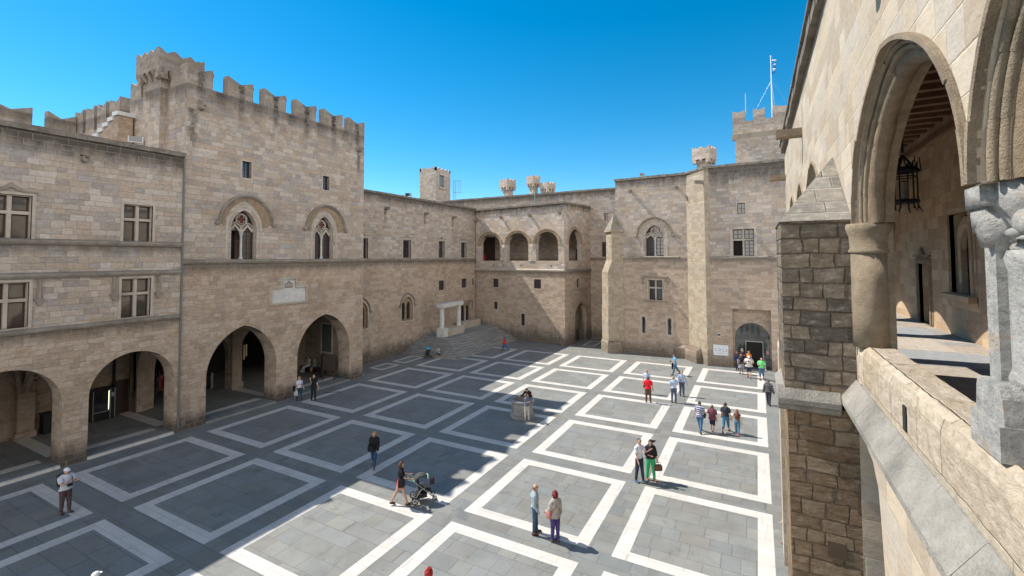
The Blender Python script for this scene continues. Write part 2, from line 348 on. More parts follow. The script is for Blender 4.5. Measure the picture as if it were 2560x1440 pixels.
    def band(s, inner, outer, y0, y1, closed=False):
        """solid between two (s,z) polylines, from depth y0 to y1"""
        k = len(inner); vs = []
        for (a, b) in zip(inner, outer): vs += [(a[0], y0, a[1]), (b[0], y0, b[1]), (b[0], y1, b[1]), (a[0], y1, a[1])]
        fs = []
        for i in range(k if closed else k-1):
            j = (i+1) % k
            for q in range(4): fs.append((4*i+q, 4*i+(q+1) % 4, 4*j+(q+1) % 4, 4*j+q))
        if not closed: fs += [(0, 3, 2, 1), (4*(k-1), 4*(k-1)+1, 4*(k-1)+2, 4*(k-1)+3)]
        return s.add(vs, fs)
    def put(s, name, mat, parent=None, smooth=False, label=None, fix=True):
        o = link(name, s.v, s.f, mat, parent, smooth, label)
        if fix:
            bm = bmesh.new(); bm.from_mesh(o.data); bmesh.ops.recalc_face_normals(bm, faces=bm.faces); bm.to_mesh(o.data); bm.free()
        return o
def thing(name, label, cat, loc=(0, 0, 0), rz=0., group=None):
    o = bpy.data.objects.new(name, None); COL.objects.link(o); o.location = loc; o.rotation_euler = (0, 0, rz)
    o.empty_display_size = .3
    return tag(o, label, cat, group)
def tag(o, label, cat, group=None):
    o['label'] = label; o['category'] = cat
    if group: o['group'] = group
    return o
def struct(o): o['kind'] = 'structure'; return o

def arch(s0, s1, z0, zs, zt, n=14, kind='p'):
    """opening outline (s,z): up the left jamb, over, down the right. kind p pointed, r round, e ellipse"""
    w = (s1-s0)/2; h = zt-zs; c = (s0+s1)/2; pts = []
    if kind == 'p' and h >= w*1.0001:
        R = (w*w+h*h)/(2*w); a1 = math.asin(min(1, h/R))
        for i in range(n+1): a = a1*i/n; pts.append((s0+R-R*cos(a), zs+R*sin(a)))
        pts += [(2*c-x, z) for x, z in pts[-2::-1]]
    else:
        for i in range(2*n+1):
            a = pi*i/(2*n); x = -cos(a); z = sin(a)
            if kind == 'e': z += .06*max(0, 1-abs(x)*2.2)
            pts.append((c+w*x, zs+h*z))
    return [(s0, z0)]+pts+[(s1, z0)] if z0 is not None else pts
def holes_wall(name, s0, s1, z0, z1, t, mat, parent, holes=(), notches=(), top=None, y0=0.):
    """wall slab front at y0, back y0+t, with closed holes and openings notched into its foot"""
    out = [(s0, z0)]
    for nn in sorted(notches, key=lambda q: q[0][0]): out += [(x, max(z, z0)) for x, z in nn]
    out += [(s1, z0)]
    out += (top if top else [(s1, z1), (s0, z1)])
    loops = [out]+[list(h) for h in holes]
    flatp = [p for l in loops for p in l]
    tri = tessellate_polygon([[Vector((p[0], p[1], 0)) for p in l] for l in loops])
    k = len(flatp); vs = [(p[0], y0, p[1]) for p in flatp]+[(p[0], y0+t, p[1]) for p in flatp]; fs = []
    for a, b, c in tri:
        A, B, C = flatp[a], flatp[b], flatp[c]
        if (B[0]-A[0])*(C[1]-A[1])-(B[1]-A[1])*(C[0]-A[0]) < 0: b, c = c, b
        fs += [(a, b, c), (a+k, c+k, b+k)]
    base = 0
    for l in loops:
        m = len(l); ar = sum(l[i][0]*l[(i+1) % m][1]-l[(i+1) % m][0]*l[i][1] for i in range(m))
        for i in range(m):
            a, b = base+i, base+(i+1) % m
            if (ar < 0) != (l is not out): a, b = b, a
            fs.append((a, a+k, b+k, b))
        base += m
    return link(name, vs, fs, mat, parent)
def rect(a, b, c, d): return [(a, c), (b, c), (b, d), (a, d)]
def grow(r, g): return rect(r[0][0]-g, r[2][0]+g, r[0][1]-g, r[2][1]+g)

def sash(win, s0, s1, z0, z1, y, cols=1, rows=2, glassm=None, fw=.06, bw=.028, wood=None):
    """timber frame with glazing bars and its pane"""
    g = G(); g.band(rect(s0+fw, s1-fw, z0+fw, z1-fw), rect(s0, s1, z0, z1), y, y+.07, True)
    for i in range(1, cols): x = s0+(s1-s0)*i/cols; g.box(x-bw, x+bw, y+.012, y+.06, z0+fw-.01, z1-fw+.01)
    for i in range(1, rows): zz = z0+(z1-z0)*i/rows; g.box(s0+fw-.01, s1-fw+.01, y+.015, y+.057, zz-bw*.8, zz+bw*.8)
    g.put('sash', wood or M_wood, win)
    if glassm: G().box(s0+.02, s1-.02, y+.035, y+.045, z0+.02, z1-.02).put('pane', glassm, win)
def cross_window(b, s0, s1, z0, z1, label=None, transom=.62, surround=.14, glassm=None, stone=None, sill=True, bars=(2, 3), openleaf=False, mullion=True):
    stone = stone or M_pale; glassm = glassm or M_glass
    g = G(); g.band(rect(s0, s1, z0, z1), rect(s0-surround, s1+surround, z0-(.03 if sill else surround), z1+surround), -.05, .1, True)
    g.band(rect(s0+.05, s1-.05, z0+.0, z1-.05), rect(s0, s1, z0-.01, z1), .1, .24, True)
    win = g.put('window', stone, b, label=label)
    sm = (s0+s1)/2; zt = z0+(z1-z0)*transom; mw = .075
    if mullion:
        G().box(sm-mw, sm+mw, .12, .33, z0, z1).box(s0, sm-mw-.002, .13, .32, zt-mw, zt+mw).box(sm+mw+.002, s1, .13, .32, zt-mw, zt+mw).put('mullion', stone, win)
        for (a, c) in ((s0+.05, sm-mw), (sm+mw, s1-.05)):
            for (d, e, top) in ((z0, zt-mw, 0), (zt+mw, z1-.05, 1)):
                if openleaf and not top and a < sm: G().box(a, c, .62, .64, d, e).put('dark_opening', M_darkroom, win); continue
                sash(win, a, c, d, e, .26, bars[0], 2 if top and bars[1] > 1 else bars[1], glassm)
    else:
        sash(win, s0+.05, s1-.05, z0, z1-.05, .26, bars[0], bars[1], glassm)
    return win
def small_window(b, s0, s1, z0, z1, cols=2, rows=2, glassm=None, deep=.22, label=None):
    g = G(); g.band(rect(s0, s1, z0, z1), rect(s0-.1, s1+.1, z0-.1, z1+.1), -.012, .06, True)
    win = g.put('window', M_pale, b, label=label)
    sash(win, s0, s1, z0, z1, deep, cols, rows, glassm or M_glass, .05, .02); return win
def spout(b, s, z, L=.45, side=None):
    g = G(); g.prism([(-.13, .0), (-.13, .2), (-.07, .2), (-.07, .07), (.07, .07), (.07, .2), (.13, .2), (.13, 0), (.07, -.1), (-.07, -.1)], 0, -L, 'y')
    o = g.put('water_spout', M_string, b); o.location = (s, 0, z); return o
def string(b, s0, s1, z, h=.16, out=.15, mat=None, name='string_course'):
    g = G(); k = max(1, int((s1-s0)/1.3)); random.seed(int(s0*10+z*7)); p = s0
    for i in range(k):
        q = s0+(s1-s0)*(i+1)/k; e = random.uniform(-.012, .012)
        g.prism([(-.0, z-h), (-out*.55+e, z-h), (-out+e, z-h*.45), (-out+e, z), (0, z+h*.35)], p+.004, q-.004, 'x'); p = q
    return g.put(name, mat or M_string, b)
def coping(b, s0, s1, z, h=.2, out=.13, t=.8, mat=None):
    g = G(); p = s0; k = max(1, int((s1-s0)/.9)); random.seed(int(s0*13+z*5))
    for i in range(k):
        q = s0+(s1-s0)*(i+1)/k; e = random.uniform(-.03, .03); d = random.uniform(-.02, .02)
        g.box(p+.003, q-.003, -out+e, t, z, z+h+d); p = q
    return g.put('coping', mat or M_cope, b)
def hood_arch(b, s0, s1, zs, zt, wd=.17, out=.2, stone=None, curls=True, kind='p', name='hood_mould'):
    a = arch(s0+wd, s1-wd, None, zs, zt-wd, 14, kind); o = arch(s0, s1, None, zs, zt, 14, kind)
    m = arch(s0+wd*.55, s1-wd*.55, None, zs, zt-wd*.55, 14, kind)
    g = G(); g.band(a, m, -out*.6, .0).band(m, o, -out, .0)
    if curls:
        for x in (s0-.06, s1+.06): g.ball((x, -.1, zs-.02), .17, .13, .15, 10, 6)
    return g.put(name, stone or M_string, b)
def gothic_window(b, s0, s1, z0, zs, zt, hood, stone=None, leaf=False, label=None, tr=1.0):
    """two lights under a quatrefoil, with nested mouldings"""
    stone = stone or M_pale
    g = G(); S = [(0, .0, .12), (.11, .07, .2), (.22, .16, .3)]
    W3 = .36*tr
    for k, (dd, y0, y1) in enumerate(((1.0, -.035, .1), (.62, .06, .2), (.3, .14, .3))):
        a = arch(s0-W3*(dd-.36), s1+W3*(dd-.36), z0, zs, zt+W3*(dd-.36), 14); o = arch(s0-W3*dd, s1+W3*dd, z0, zs, zt+W3*dd, 14)
        g.band(a, o, y0, y1)
    win = g.put('window', stone, b, label=label)
    c = (s0+s1)/2; w = (s1-s0)/2; y = .34; hh = zt-zs; r = w*.42; cz = zs+hh*.52
    t = G(); q = lambda pts: [(x, y, z) for x, z in pts]
    t.tube(q(arch(s0+.02, c, None, zs-.12, zs+hh*.34, 8)), .045, 6); t.tube(q(arch(c, s1-.02, None, zs-.12, zs+hh*.34, 8)), .045, 6)
    t.tube(q([(c+r*cos(a)*1.0, cz+r*(sin(a) if sin(a) > 0 else sin(a)*1.25)) for a in [2*pi*i/20 for i in range(20)]]), .05, 6, True)
    for k in range(4):
        a0 = pi/2*k; cx, zz = c+r*.46*cos(a0), cz+r*.46*sin(a0)
        t.tube(q([(cx+r*.42*cos(a0+a), zz+r*.42*sin(a0+a)) for a in [-1.9+3.8*i/8 for i in range(9)]]), .03, 5)
    for sx in (s0, c):
        t.tube(q(arch(sx+w*.14, sx+w*.86, None, zs-.2, zs+hh*.14, 6)), .03, 5)
        t.prism([(sx+.02, zs-.08), (sx+w*.5, zs+hh*.30), (sx+w*.5, zs+hh*.12), (sx+w*.14, zs-.2)], y-.02, y+.03, 'y')
        t.prism([(sx+w-.02, zs-.08), (sx+w*.5, zs+hh*.30), (sx+w*.5, zs+hh*.12), (sx+w*.86, zs-.2)], y-.02, y+.03, 'y')
    t.put('tracery', M_pale, win)
    col = G(); H = zs-.12-z0; col.lathe([(.14, 0), (.14, .1), (.095, .16), (.08, .3), (.075, H-.35), (.1, H-.3), (.15, H-.02), (.17, H)], (c, y, z0), 14)
    col.put('colonnette', M_whitem, win, True)
    G().prism(arch(s0-.02, s1+.02, zs-.1, zs, zt+.02, 10), .43, .45, 'y').put('pane', M_glass, win)
    G().prism([(c+r*.8*cos(a), cz+r*.8*sin(a)) for a in [2*pi*i/12 for i in range(12)]], .40, .42, 'y').put('red_pane', M_rglass, win)
    if leaf: G().box(s0, c-.05, .95, .97, z0, zs-.12).put('dark_opening', M_darkroom, win)
    else: sash(win, s0, c-.03, z0+.02, zs-.12, .42, 2, 5, M_glass, .08)
    sash(win, c+.03, s1, z0+.02, zs-.12, .42, 2, 5, M_curt if leaf else M_glass, .08)
    hood_arch(b, *hood)
    return win
def merlon(b, s0, s1, z0, z1, t=.6, v=.34, y=0., corbel=True, mat=None, name='merlon'):
    g = G(); m = (s0+s1)/2; g.prism([(s0, z0), (s1, z0), (s1, z1), (m+.02, z1-v), (m-.02, z1-v), (s0, z1)], y, y+t, 'y')
    if corbel: g.box(s1, s1+.11, y+.1, y+.3, z1-.42, z1-.2)
    return g.put(name, mat or M_tower, b)

# ---------------- ground ----------------
g = G(); g.box(-500, 500, -500, 700, -1.5, 0); struct(g.put('ground', M_slate))
U = [(-2.8, 2.4), (3.3, 8.5), (9.41, 14.62), (15.44, 20.77), (21.63, 27.01), (27.89, 32.93), (33.84, 38.74), (39.75, 44.95)]
V = [(-28.48, -23.38), (-22.44, -17.38), (-16.44, -11.37), (-10.48, -5.40), (-4.55, .29), (1.28, 6.2)]
gb, gp_ = G(), G()
def frame(x0, x1, y0, y1, w_=.5):
    b = rect(x0, x1, y0, y1); a = rect(x0+w_, x1-w_, y0+w_, y1-w_); i0 = len(gb.v)
    gb.add([(x, y, .004) for x, y in a+b], [(i, (i+1) % 4, (i+1) % 4+4, i+4) for i in range(4)])
    gp_.add([(x, y, .004) for x, y in rect(x0+w_, x1-w_, y0+w_, y1-w_)], [(0, 1, 2, 3)])
for i, (u0, u1) in enumerate(U):
    for j, (v0, v1) in enumerate(V):
        if j == 5 and u1 < 26: continue
        frame(v0, v1, u0, u1)
frame(-31.6, -29.95, 34.15, 37.1, .32); frame(-31.6, -29.9, 31.1, 33.4, .32); frame(-17.9, -16.45, 50.2, 53.7, .25)
struct(gb.put('paving_bands', M_band, fix=False)); struct(gp_.put('paving_panels', M_slate2, fix=False))
# dark drain slots and stains in the paving
g = G(); g.box(-21.4, -20.6, 4.2, 4.32, .004, .012); struct(g.put('drain_slot', M_iron))

# ---------------- left wing ----------------
LW = thing('palace_wing', 'left wing with mullioned windows above two wide pointed portico arches', 'building', (-29.8, 0, 0), pi/2)
wins = [(6.78, 8.2, 10.98, 13.0), (11.7, 13.04, 10.98, 13.0), (6.78, 8.2, 6.92, 9.0), (11.7, 13.04, 6.92, 9.0), (1.8, 3.2, 10.98, 13.0), (1.8, 3.2, 6.92, 9.0)]
holes_wall('wall', -9, 14.62, 0, 16.05, 1.15, M_left, LW, [rect(*q) for q in wins]+[rect(9.86, 10.1, 15.05, 15.3)],
           [arch(5.6, 9.5, 0, 3.1, 5.04), arch(10.5, 14.36, 0, 3.1, 5.04), arch(.7, 4.6, 0, 3.1, 5.04), arch(-4.2, -.3, 0, 3.1, 5.04)])
for q in wins: cross_window(LW, *q, glassm=M_curt, transom=.6, surround=.12, bars=(1, 1))
for a_, b_, c_, d_ in ((6.6, 8.38, 13.3, 1), (1.6, 3.4, 13.3, 1)):
    g = G(); m = (a_+b_)/2; g.band([(a_, 13.12), (m-.35, 13.12), (m, 13.32), (m+.35, 13.12), (b_, 13.12)], [(a_, 13.2), (m-.4, 13.2), (m, 13.55), (m+.4, 13.2), (b_, 13.2)], -.1, 0); g.put('hood_mould', M_string, LW)
string(LW, -9, 14.5, 10.95, .2, .16); string(LW, -9, 14.5, 6.78, .18, .14)
string(LW, -9, 14.5, 9.36, .22, .2, M_string, 'label_mould')
for s_ in (8.53, 11.36, 13.38, 3.5, 6.4):
    if s_ > 6.5 or s_ < 4:
        g = G(); g.box(s_-.07, s_+.07, -.12, 0, 8.15, 9.12).box(s_-.03, s_+.03, -.17, -.12, 8.2, 9.12); g.prism([(s_-.16, 8.2), (s_+.16, 8.2), (s_+.1, 8.0), (s_, 7.85), (s_-.1, 8.0)], -.18, 0, 'y'); g.put('label_stop', M_string, LW)
coping(LW, -9, 14.6, 16.05, .26, .14, 1.15)
spout(LW, 9.98, 15.0, .42)
G().box(14.52, 14.6, -.1, -.01, .3, 16.0).put('downpipe', M_greyp, LW)
g = G(); g.box(-9, 14.6, 1.15, 14, 15.5, 15.8); g.put('roof', M_cope, LW)
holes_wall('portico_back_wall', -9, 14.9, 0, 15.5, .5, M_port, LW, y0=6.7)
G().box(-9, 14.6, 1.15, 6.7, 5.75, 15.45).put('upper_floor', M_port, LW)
# vault ribs and wall shafts inside the portico
for yc in (5.1, 10.0):
    g = G(); g.box(yc-.35, yc+.35, 6.25, 6.7, .15, 2.6); g.box(yc-.42, yc+.42, 6.15, 6.7, .15, .5)
    g.put('wall_pier', M_port, LW)
    for dx in (-1, 1):
        g = G()
        pts = [(yc+dx*(.2+2.1*(1-cos(a))), 6.5-5.2*(1-cos(a))*.5, 2.6+3.05*sin(a)) for a in [pi/2*i/9 for i in range(10)]]
        g.tube(pts, .16, 6); g.put('vault_rib', M_port, LW)
    g = G(); g.tube([(yc, 6.45-5.2*i/12, 2.6+3.05*sin(pi*i/12)*1.0) for i in range(13)], .2, 6); g.put('vault_rib', M_port, LW)
# wall between the two porticoes, with its own pointed arch
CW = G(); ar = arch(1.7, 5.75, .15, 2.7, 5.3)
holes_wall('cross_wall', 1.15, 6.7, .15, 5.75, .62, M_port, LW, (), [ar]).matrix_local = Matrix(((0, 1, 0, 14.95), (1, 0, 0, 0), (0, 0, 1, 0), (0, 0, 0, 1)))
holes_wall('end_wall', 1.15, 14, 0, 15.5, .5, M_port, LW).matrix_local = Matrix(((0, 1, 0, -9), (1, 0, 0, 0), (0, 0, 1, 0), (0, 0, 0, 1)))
G().box(-9, 29, .12, 6.6, 0.001, .14).put('portico_floor', M_slate2, LW)
for (a_, b_) in ((5.6, 9.5), (10.5, 14.36), (.7, 4.6)):
    G().box(a_+.01, b_-.01, -.06, .1, .001, .145).put('threshold', M_band, LW)
    G().box(a_+.3, b_-.3, 1.2, 1.75, .14, .146).put('floor_band', M_band, LW)
for yc in (9.85, 14.6, 5.1):
    G().box(yc-.3, yc+.3, 1.8, 6.5, .14, .146).put('floor_band', M_band, LW)

# ---------------- tower ----------------
TW = thing('battlemented_tower', 'tall keep with swallowtail merlons, two traceried windows and two pointed arches', 'tower', (-29.8, 0, 0), pi/2)
holes_wall('wall', 14.62, 28.63, 0, 20.6, 1.3, M_tower, TW,
    [rect(18.03, 18.65, 15.4, 16.5), rect(24.39, 25.01, 15.42, 16.52), arch(17.4, 19.09, 9.98, 12.0, 13.25), arch(23.74, 25.43, 9.98, 12.0, 13.3)],
    [arch(16.07, 20.7, 0, 2.75, 5.66, 16), arch(22.35, 27.2, 0, 2.75, 5.7, 16)])
small_window(TW, 18.03, 18.65, 15.4, 16.5); small_window(TW, 24.39, 25.01, 15.42, 16.52)
gothic_window(TW, 17.4, 19.09, 9.98, 12.0, 13.25, (16.55, 20.25, 12.35, 14.27), leaf=True, label='wide traceried window with its left leaf open')
hw = G(); hw.band(arch(16.98, 19.5, None, 12.1, 13.85), arch(16.75, 20.03, None, 12.3, 14.08), -.02, .05); hw.put('relieving_arch', M_soft, TW)
gothic_window(TW, 23.74, 25.43, 9.98, 12.0, 13.3, (22.85, 26.6, 12.3, 14.24), label='traceried window with closed leaves')
hw = G(); hw.band(arch(23.35, 25.82, None, 12.1, 13.85), arch(23.05, 26.4, None, 12.2, 14.05), -.02, .05); hw.put('relieving_arch', M_soft, TW)
string(TW, 14.55, 28.75, 9.95, .2, .16)
for a_, b_ in ((14.62, 16.1), (17.02, 18.69), (19.47, 21.14), (21.96, 23.71), (24.41, 26.27), (26.94, 28.63)): merlon(TW, a_, b_, 20.6, 21.85)
for s_ in (15.36, 27.93): spout(TW, s_, 19.2, .5)
# coat of arms panel, stepped like a cross
o_ = [(20.05, 6.75), (23.12, 6.75), (23.12, 8.1), (22.22, 8.1), (22.22, 8.72), (20.88, 8.72), (20.88, 8.1), (20.05, 8.1)]
i_ = [(20.22, 6.92), (22.95, 6.92), (22.95, 7.93), (22.05, 7.93), (22.05, 8.55), (21.05, 8.55), (21.05, 7.93), (20.22, 7.93)]
m_ = [((a[0]*.5+b[0]*.5), (a[1]*.5+b[1]*.5)) for a, b in zip(i_, o_)]
g = G(); g.band(m_, o_, -.07, 0, True).band(i_, m_, -.16, 0, True)
pan = g.put('arms_panel', M_pale, TW); G().prism(i_, -.012, .0, 'y').put('marble_slab', M_whitem, pan)
g = G(); sh = [(21.2, 7.7), (21.9, 7.7), (21.9, 7.3), (21.8, 7.1), (21.55, 6.98), (21.3, 7.1), (21.2, 7.3)]
g.prism(sh, -.05, -.012, 'y'); g.box(21.535, 21.565, -.065, -.05, 7.0, 7.7); g.put('shield', M_whitem, pan)
g = G(); g.box(21.25, 21.85, -.07, -.012, 7.95, 8.05)
for k in range(5):
    x = 21.28+.135*k; g.tube([(x, -.05, 8.05), (x-.05*(2-k)*.4-.02, -.07, 8.2), (x+(21.55-x)*.5, -.07, 8.32), (21.55, -.06, 8.36)], .022, 5)
g.ball((21.55, -.07, 8.4), .04); g.put('crown', M_string, pan)
def local_side(o, x, flip=False):      # put a wall drawn in (s,z) across the depth of its building
    o.matrix_local = Matrix(((0, 1, 0, x), (1, 0, 0, 0), (0, 0, 1, 0), (0, 0, 0, 1))); return o
# flank facing left (towards -y) above the left wing roof, flank right and rear
def flank(name, x, d0, d1, z0, z1, t, mat, parent, **k):
    o = holes_wall(name, -d1, -d0, z0, z1, t, mat, parent, **k)
    o.matrix_local = Matrix(((0, 1, 0, x), (-1, 0, 0, 0), (0, 0, 1, 0), (0, 0, 0, 1))); return o
flank('side_wall', 14.62, 1.3, 6.95, 5.8, 20.6, .7, M_tower, TW)
flank('side_wall', 27.9, 1.3, 6.95, 0, 20.6, .72, M_tower, TW)
holes_wall('rear_wall', 15.32, 27.9, 5.8, 20.6, .7, M_tower, TW, y0=6.25)
G().box(15.33, 27.89, 1.31, 6.24, 19.6, 19.9).put('roof', M_cope, TW)
def sidem(x, d0, d1, zt=21.85, zb=20.6, t=.6, mat=None, par=None):
    g = G(); m = (d0+d1)/2; g.prism([(d0, zb), (d1, zb), (d1, zt), (m+.02, zt-.34), (m-.02, zt-.34), (d0, zt)], x, x+t, 'x'); return g.put('merlon', mat or M_tower, par or TW)
sidem(14.62, .605, 1.9); sidem(14.62, 5.55, 6.95); sidem(28.0, 1.0, 2.6); sidem(28.0, 3.6, 5.2)
for a_ in (16.5, 19.1, 21.7, 24.3):
    g = G(); m = a_+.8; g.prism([(a_, 20.6), (a_+1.6, 20.6), (a_+1.6, 21.85), (m, 21.45), (a_, 21.85)], 6.3, 6.9, 'y'); g.put('merlon', M_tower, TW)
# upper floors of the keep and portico behind its arches
G().box(15.6, 27.5, 1.31, 6.2, 6.3, 19.5).put('upper_floor', M_port, TW)
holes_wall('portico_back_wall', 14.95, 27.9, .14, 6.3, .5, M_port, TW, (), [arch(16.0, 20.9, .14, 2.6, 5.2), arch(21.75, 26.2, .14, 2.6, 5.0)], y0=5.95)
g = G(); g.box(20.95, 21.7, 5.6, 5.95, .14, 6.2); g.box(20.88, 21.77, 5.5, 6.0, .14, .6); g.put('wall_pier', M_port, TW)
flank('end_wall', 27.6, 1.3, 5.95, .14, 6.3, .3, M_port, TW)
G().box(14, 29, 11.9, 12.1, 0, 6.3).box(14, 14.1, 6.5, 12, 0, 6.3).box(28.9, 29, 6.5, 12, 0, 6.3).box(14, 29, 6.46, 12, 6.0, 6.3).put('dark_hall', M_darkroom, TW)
G().box(14.1, 28.9, 6.5, 11.9, .001, .14).put('hall_floor', M_slate2, TW)
for (a_, b_) in ((16.07, 20.7), (22.35, 27.2)):
    G().box(a_+.01, b_-.01, -.06, .1, .001, .145).put('threshold', M_slate2, TW)
    G().box(a_+.2, b_-.2, 1.3, 1.8, .14, .146).put('floor_band', M_band, TW)
G().box(20.9, 21.5, 1.85, 5.8, .14, .146).put('floor_band', M_band, TW)
# picture panel on the end wall of the right-hand arch
f_ = G(); f_.band(rect(2.55, 3.75, 2.0, 4.35), rect(2.4, 3.9, 1.85, 4.5), -.06, 0, True)
pf = f_.put('wall_panel', M_pale, TW); pf.matrix_local = Matrix(((0, 1, 0, 27.59), (1, 0, 0, 0), (0, 0, 1, 0), (0, 0, 0, 1)))
G().box(2.55, 3.75, -.02, 0, 2.0, 4.35).put('panel_face', flat('slate_panel_face', (.09, .10, .11), .4), pf)
# machicolated turret on the keep's flank
TT = thing('corner_turret', 'square turret on corbels at the left corner of the battlemented keep', 'turret', (-29.8, 0, 0), pi/2)
def turret_head(par, s0, s1, d0, d1, z0, z1, mat, teeth=4, cor=3, corb=.4, notch=.28):
    g = G(); t = .3
    for (a, b, ax, c0, c1) in ((s0, s1, 'y', d0, d0+t), (s0, s1, 'y', d1-t, d1), (d0+t, d1-t, 'x', s0, s0+t), (d0+t, d1-t, 'x', s1-t, s1)):
        k = teeth; pts = [(a, z0), (b, z0)]; top = []
        for i in range(k*2+1): top.append((a+(b-a)*i/(k*2), z1 if i % 2 == 0 else z1-notch))
        g.prism(pts+top[::-1], c0, c1, ax)
    g.box(s0+t, s1-t, d0+t, d1-t, z0, z0+.2)
    g.put('parapet', mat, par)
    ins = (s1-s0)*.16
    n_ = cor
    for i in range(n_+1):
        x = s0+.13+(s1-s0-.26)*i/n_; y = d0+.13+(d1-d0-.26)*i/n_
        pr = [(0, z0), (ins+.1, z0), (ins+.1, z0-corb), (ins*.6, z0-corb), (ins*.25, z0-corb*.55), (0, z0-corb*.3)]
        for sg, base_, ax, cc in ((1, d0, 'x', x), (-1, d1, 'x', x), (1, s0, 'y', y), (-1, s1, 'y', y)):
            G().prism([(base_+sg*u, z) for u, z in pr], cc-.11, cc+.11, ax).put('corbel', mat, par)
turret_head(TT, 13.95, 16.55, 1.85, 4.65, 21.6, 22.95, M_tower, 3, 4, .5)
G().box(14.25, 16.1, 2.25, 4.35, 16.05, 21.55).put('shaft', M_tower, TT)

# ---------------- rear wing ----------------
RW = thing('palace_wing', 'long plain wing between the battlemented keep and the three-arched loggia', 'building', (-33, 0, 0), pi/2)
rh = [(37.2, 38.45, 10.08, 12.0), (43.3, 44.5, 10.1, 12.05), (47.95, 49.2, 10.1, 12.05), (31.0, 32.25, 10.05, 12.0)]
lh = [(43.42, 44.5, 6.26, 7.4), (48.12, 49.25, 6.26, 7.42), (50.55, 50.9, 6.5, 7.35)]
holes_wall('wall', 27.9, 51.6, 0, 16.45, .9, M_rear, RW, [rect(*q) for q in rh+lh]+[arch(37.07, 38.85, 3.45, 5.0, 5.9), arch(30.7, 32.3, 3.4, 5.0, 5.9), rect(47.95, 50.2, 1.95, 4.3)])
for k, q in enumerate(rh):
    w_ = cross_window(RW, *q, transom=.62, surround=.2, glassm=M_glass, bars=(1, 2), mullion=False)
    a_, b_ = q[0]-.28, q[1]+.28; m = (a_+b_)/2; zz = q[3]+.22
    g = G(); g.band([(a_, zz), (m-.25, zz), (m, zz+.15), (m+.25, zz), (b_, zz)], [(a_, zz+.07), (m-.28, zz+.07), (m, zz+.32), (m+.28, zz+.07), (b_, zz+.07)], -.08, 0); g.put('hood_mould', M_string, RW)
for q in lh: small_window(RW, *q, cols=2 if q[1]-q[0] > .6 else 1, rows=1, glassm=M_glass, deep=.16)
def lancets(b, s0, s1, z0, zs, zt, hood):
    c = (s0+s1)/2; l = arch(s0+.16, c-.1, z0+.1, zs-.15, zs+.42, 8); r = arch(c+.1, s1-.16, z0+.1, zs-.15, zs+.42, 8)
    full = arch(s0, s1, z0, zs, zt, 14)
    loops = [full, l, r]; fl = [p for q in loops for p in q]
    win = holes_wall('window', s0-.01, s1+.01, z0, zt, .15, M_soft, b, [l, r], (), top=arch(s0-.01, s1+.01, None, zs, zt, 14)[::-1], y0=.22)
    g = G(); g.band(arch(s0-.02, s1+.02, z0, zs, zt+.03, 12), arch(s0-.16, s1+.16, z0, zs, zt+.2, 12), -.03, .2); g.box(s0-.22, s1+.22, -.09, .05, z0-.14, z0); g.put('jamb', M_pale, win)
    for q in (l, r):
        x0, x1 = q[0][0], q[-1][0]; sash(win, x0, x1, z0+.1, zs+.42, .42, 1, 4, M_glass, .05)
    hood_arch(b, *hood, wd=.13, out=.15)
    return win
lancets(RW, 37.07, 38.85, 3.45, 5.0, 5.9, (36.8, 39.12, 5.0, 6.38)); lancets(RW, 30.7, 32.3, 3.4, 5.0, 5.9, (30.4, 32.6, 5.0, 6.38))
# double window under a square label
dw = holes_wall('window', 47.95, 50.2, 1.95, 4.3, .15, M_soft, RW, [arch(48.1, 49.0, 2.0, 3.5, 4.05, 8), arch(49.15, 50.05, 2.0, 3.5, 4.05, 8)], y0=.15)
for a_ in (48.1, 49.15): sash(dw, a_, a_+.9, 2.0, 4.05, .34, 1, 4, M_glass, .05)
g = G(); g.lathe([(.1, 0), (.06, .1), (.06, 1.4), (.12, 1.6)], (49.075, .12, 1.95), 10); g.put('colonnette', M_whitem, dw)
g = G(); g.box(47.6, 50.55, -.16, 0, 4.45, 4.6).box(47.6, 47.75, -.14, 0, 3.4, 4.45).box(50.4, 50.55, -.14, 0, 3.4, 4.45); g.put('hood_mould', M_string, RW)
string(RW, 28.7, 51.3, 9.95, .2, .15); coping(RW, 28.65, 51.6, 16.45, .22, .12, .9)
for s_ in (34.56, 40.8, 46.2, 50.95): spout(RW, s_, 15.0, .55)
G().box(27.9, 60, .9, 14, 15.7, 16.0).put('roof', M_cope, RW)
G().box(29, 51, 1.5, 1.6, .1, 15.6).put('inner_partition', M_darkroom, RW)

# ---------------- loggia block ----------------
AB = thing('loggia_block', 'corner block with an open three-arched loggia on its upper floor', 'building', (-33, 51.3, 0), radians(-10))
LL = 13.81
lo_ar = [arch(.95, 4.3, 9.67, 11.66, 13.08, 12, 'r'), arch(5.42, 8.72, 9.67, 11.66, 13.08, 12, 'r'), arch(9.85, 13.0, 9.67, 11.66, 13.08, 12, 'r')]
lw = [(3.05, 4.02, 6.3, 7.4), (9.5, 10.55, 6.37, 7.47), (3.18, 3.84, 3.53, 4.45), (7.55, 8.13, 1.8, 3.23)]
holes_wall('wall', .15, LL, 0, 16.25, .55, M_loggia, AB, [rect(*q) for q in lw]+lo_ar)
for q in lw: small_window(AB, *q, cols=2 if q[1]-q[0] > .8 else 1, rows=1, glassm=M_glass, deep=.16)
for s0, s1 in ((.95, 4.3), (5.42, 8.72), (9.85, 13.0)):
    g = G(); g.band(arch(s0, s1, None, 11.66, 13.08, 12, 'r'), arch(s0-.28, s1+.28, None, 11.66, 13.36, 12, 'r'), -.03, .1)
    g.band(arch(s0-.28, s1+.28, None, 11.66, 13.36, 12, 'r'), arch(s0-.4, s1+.4, None, 11.66, 13.47, 12, 'r'), -.12, 0); g.put('arch_moulding', M_soft, AB)
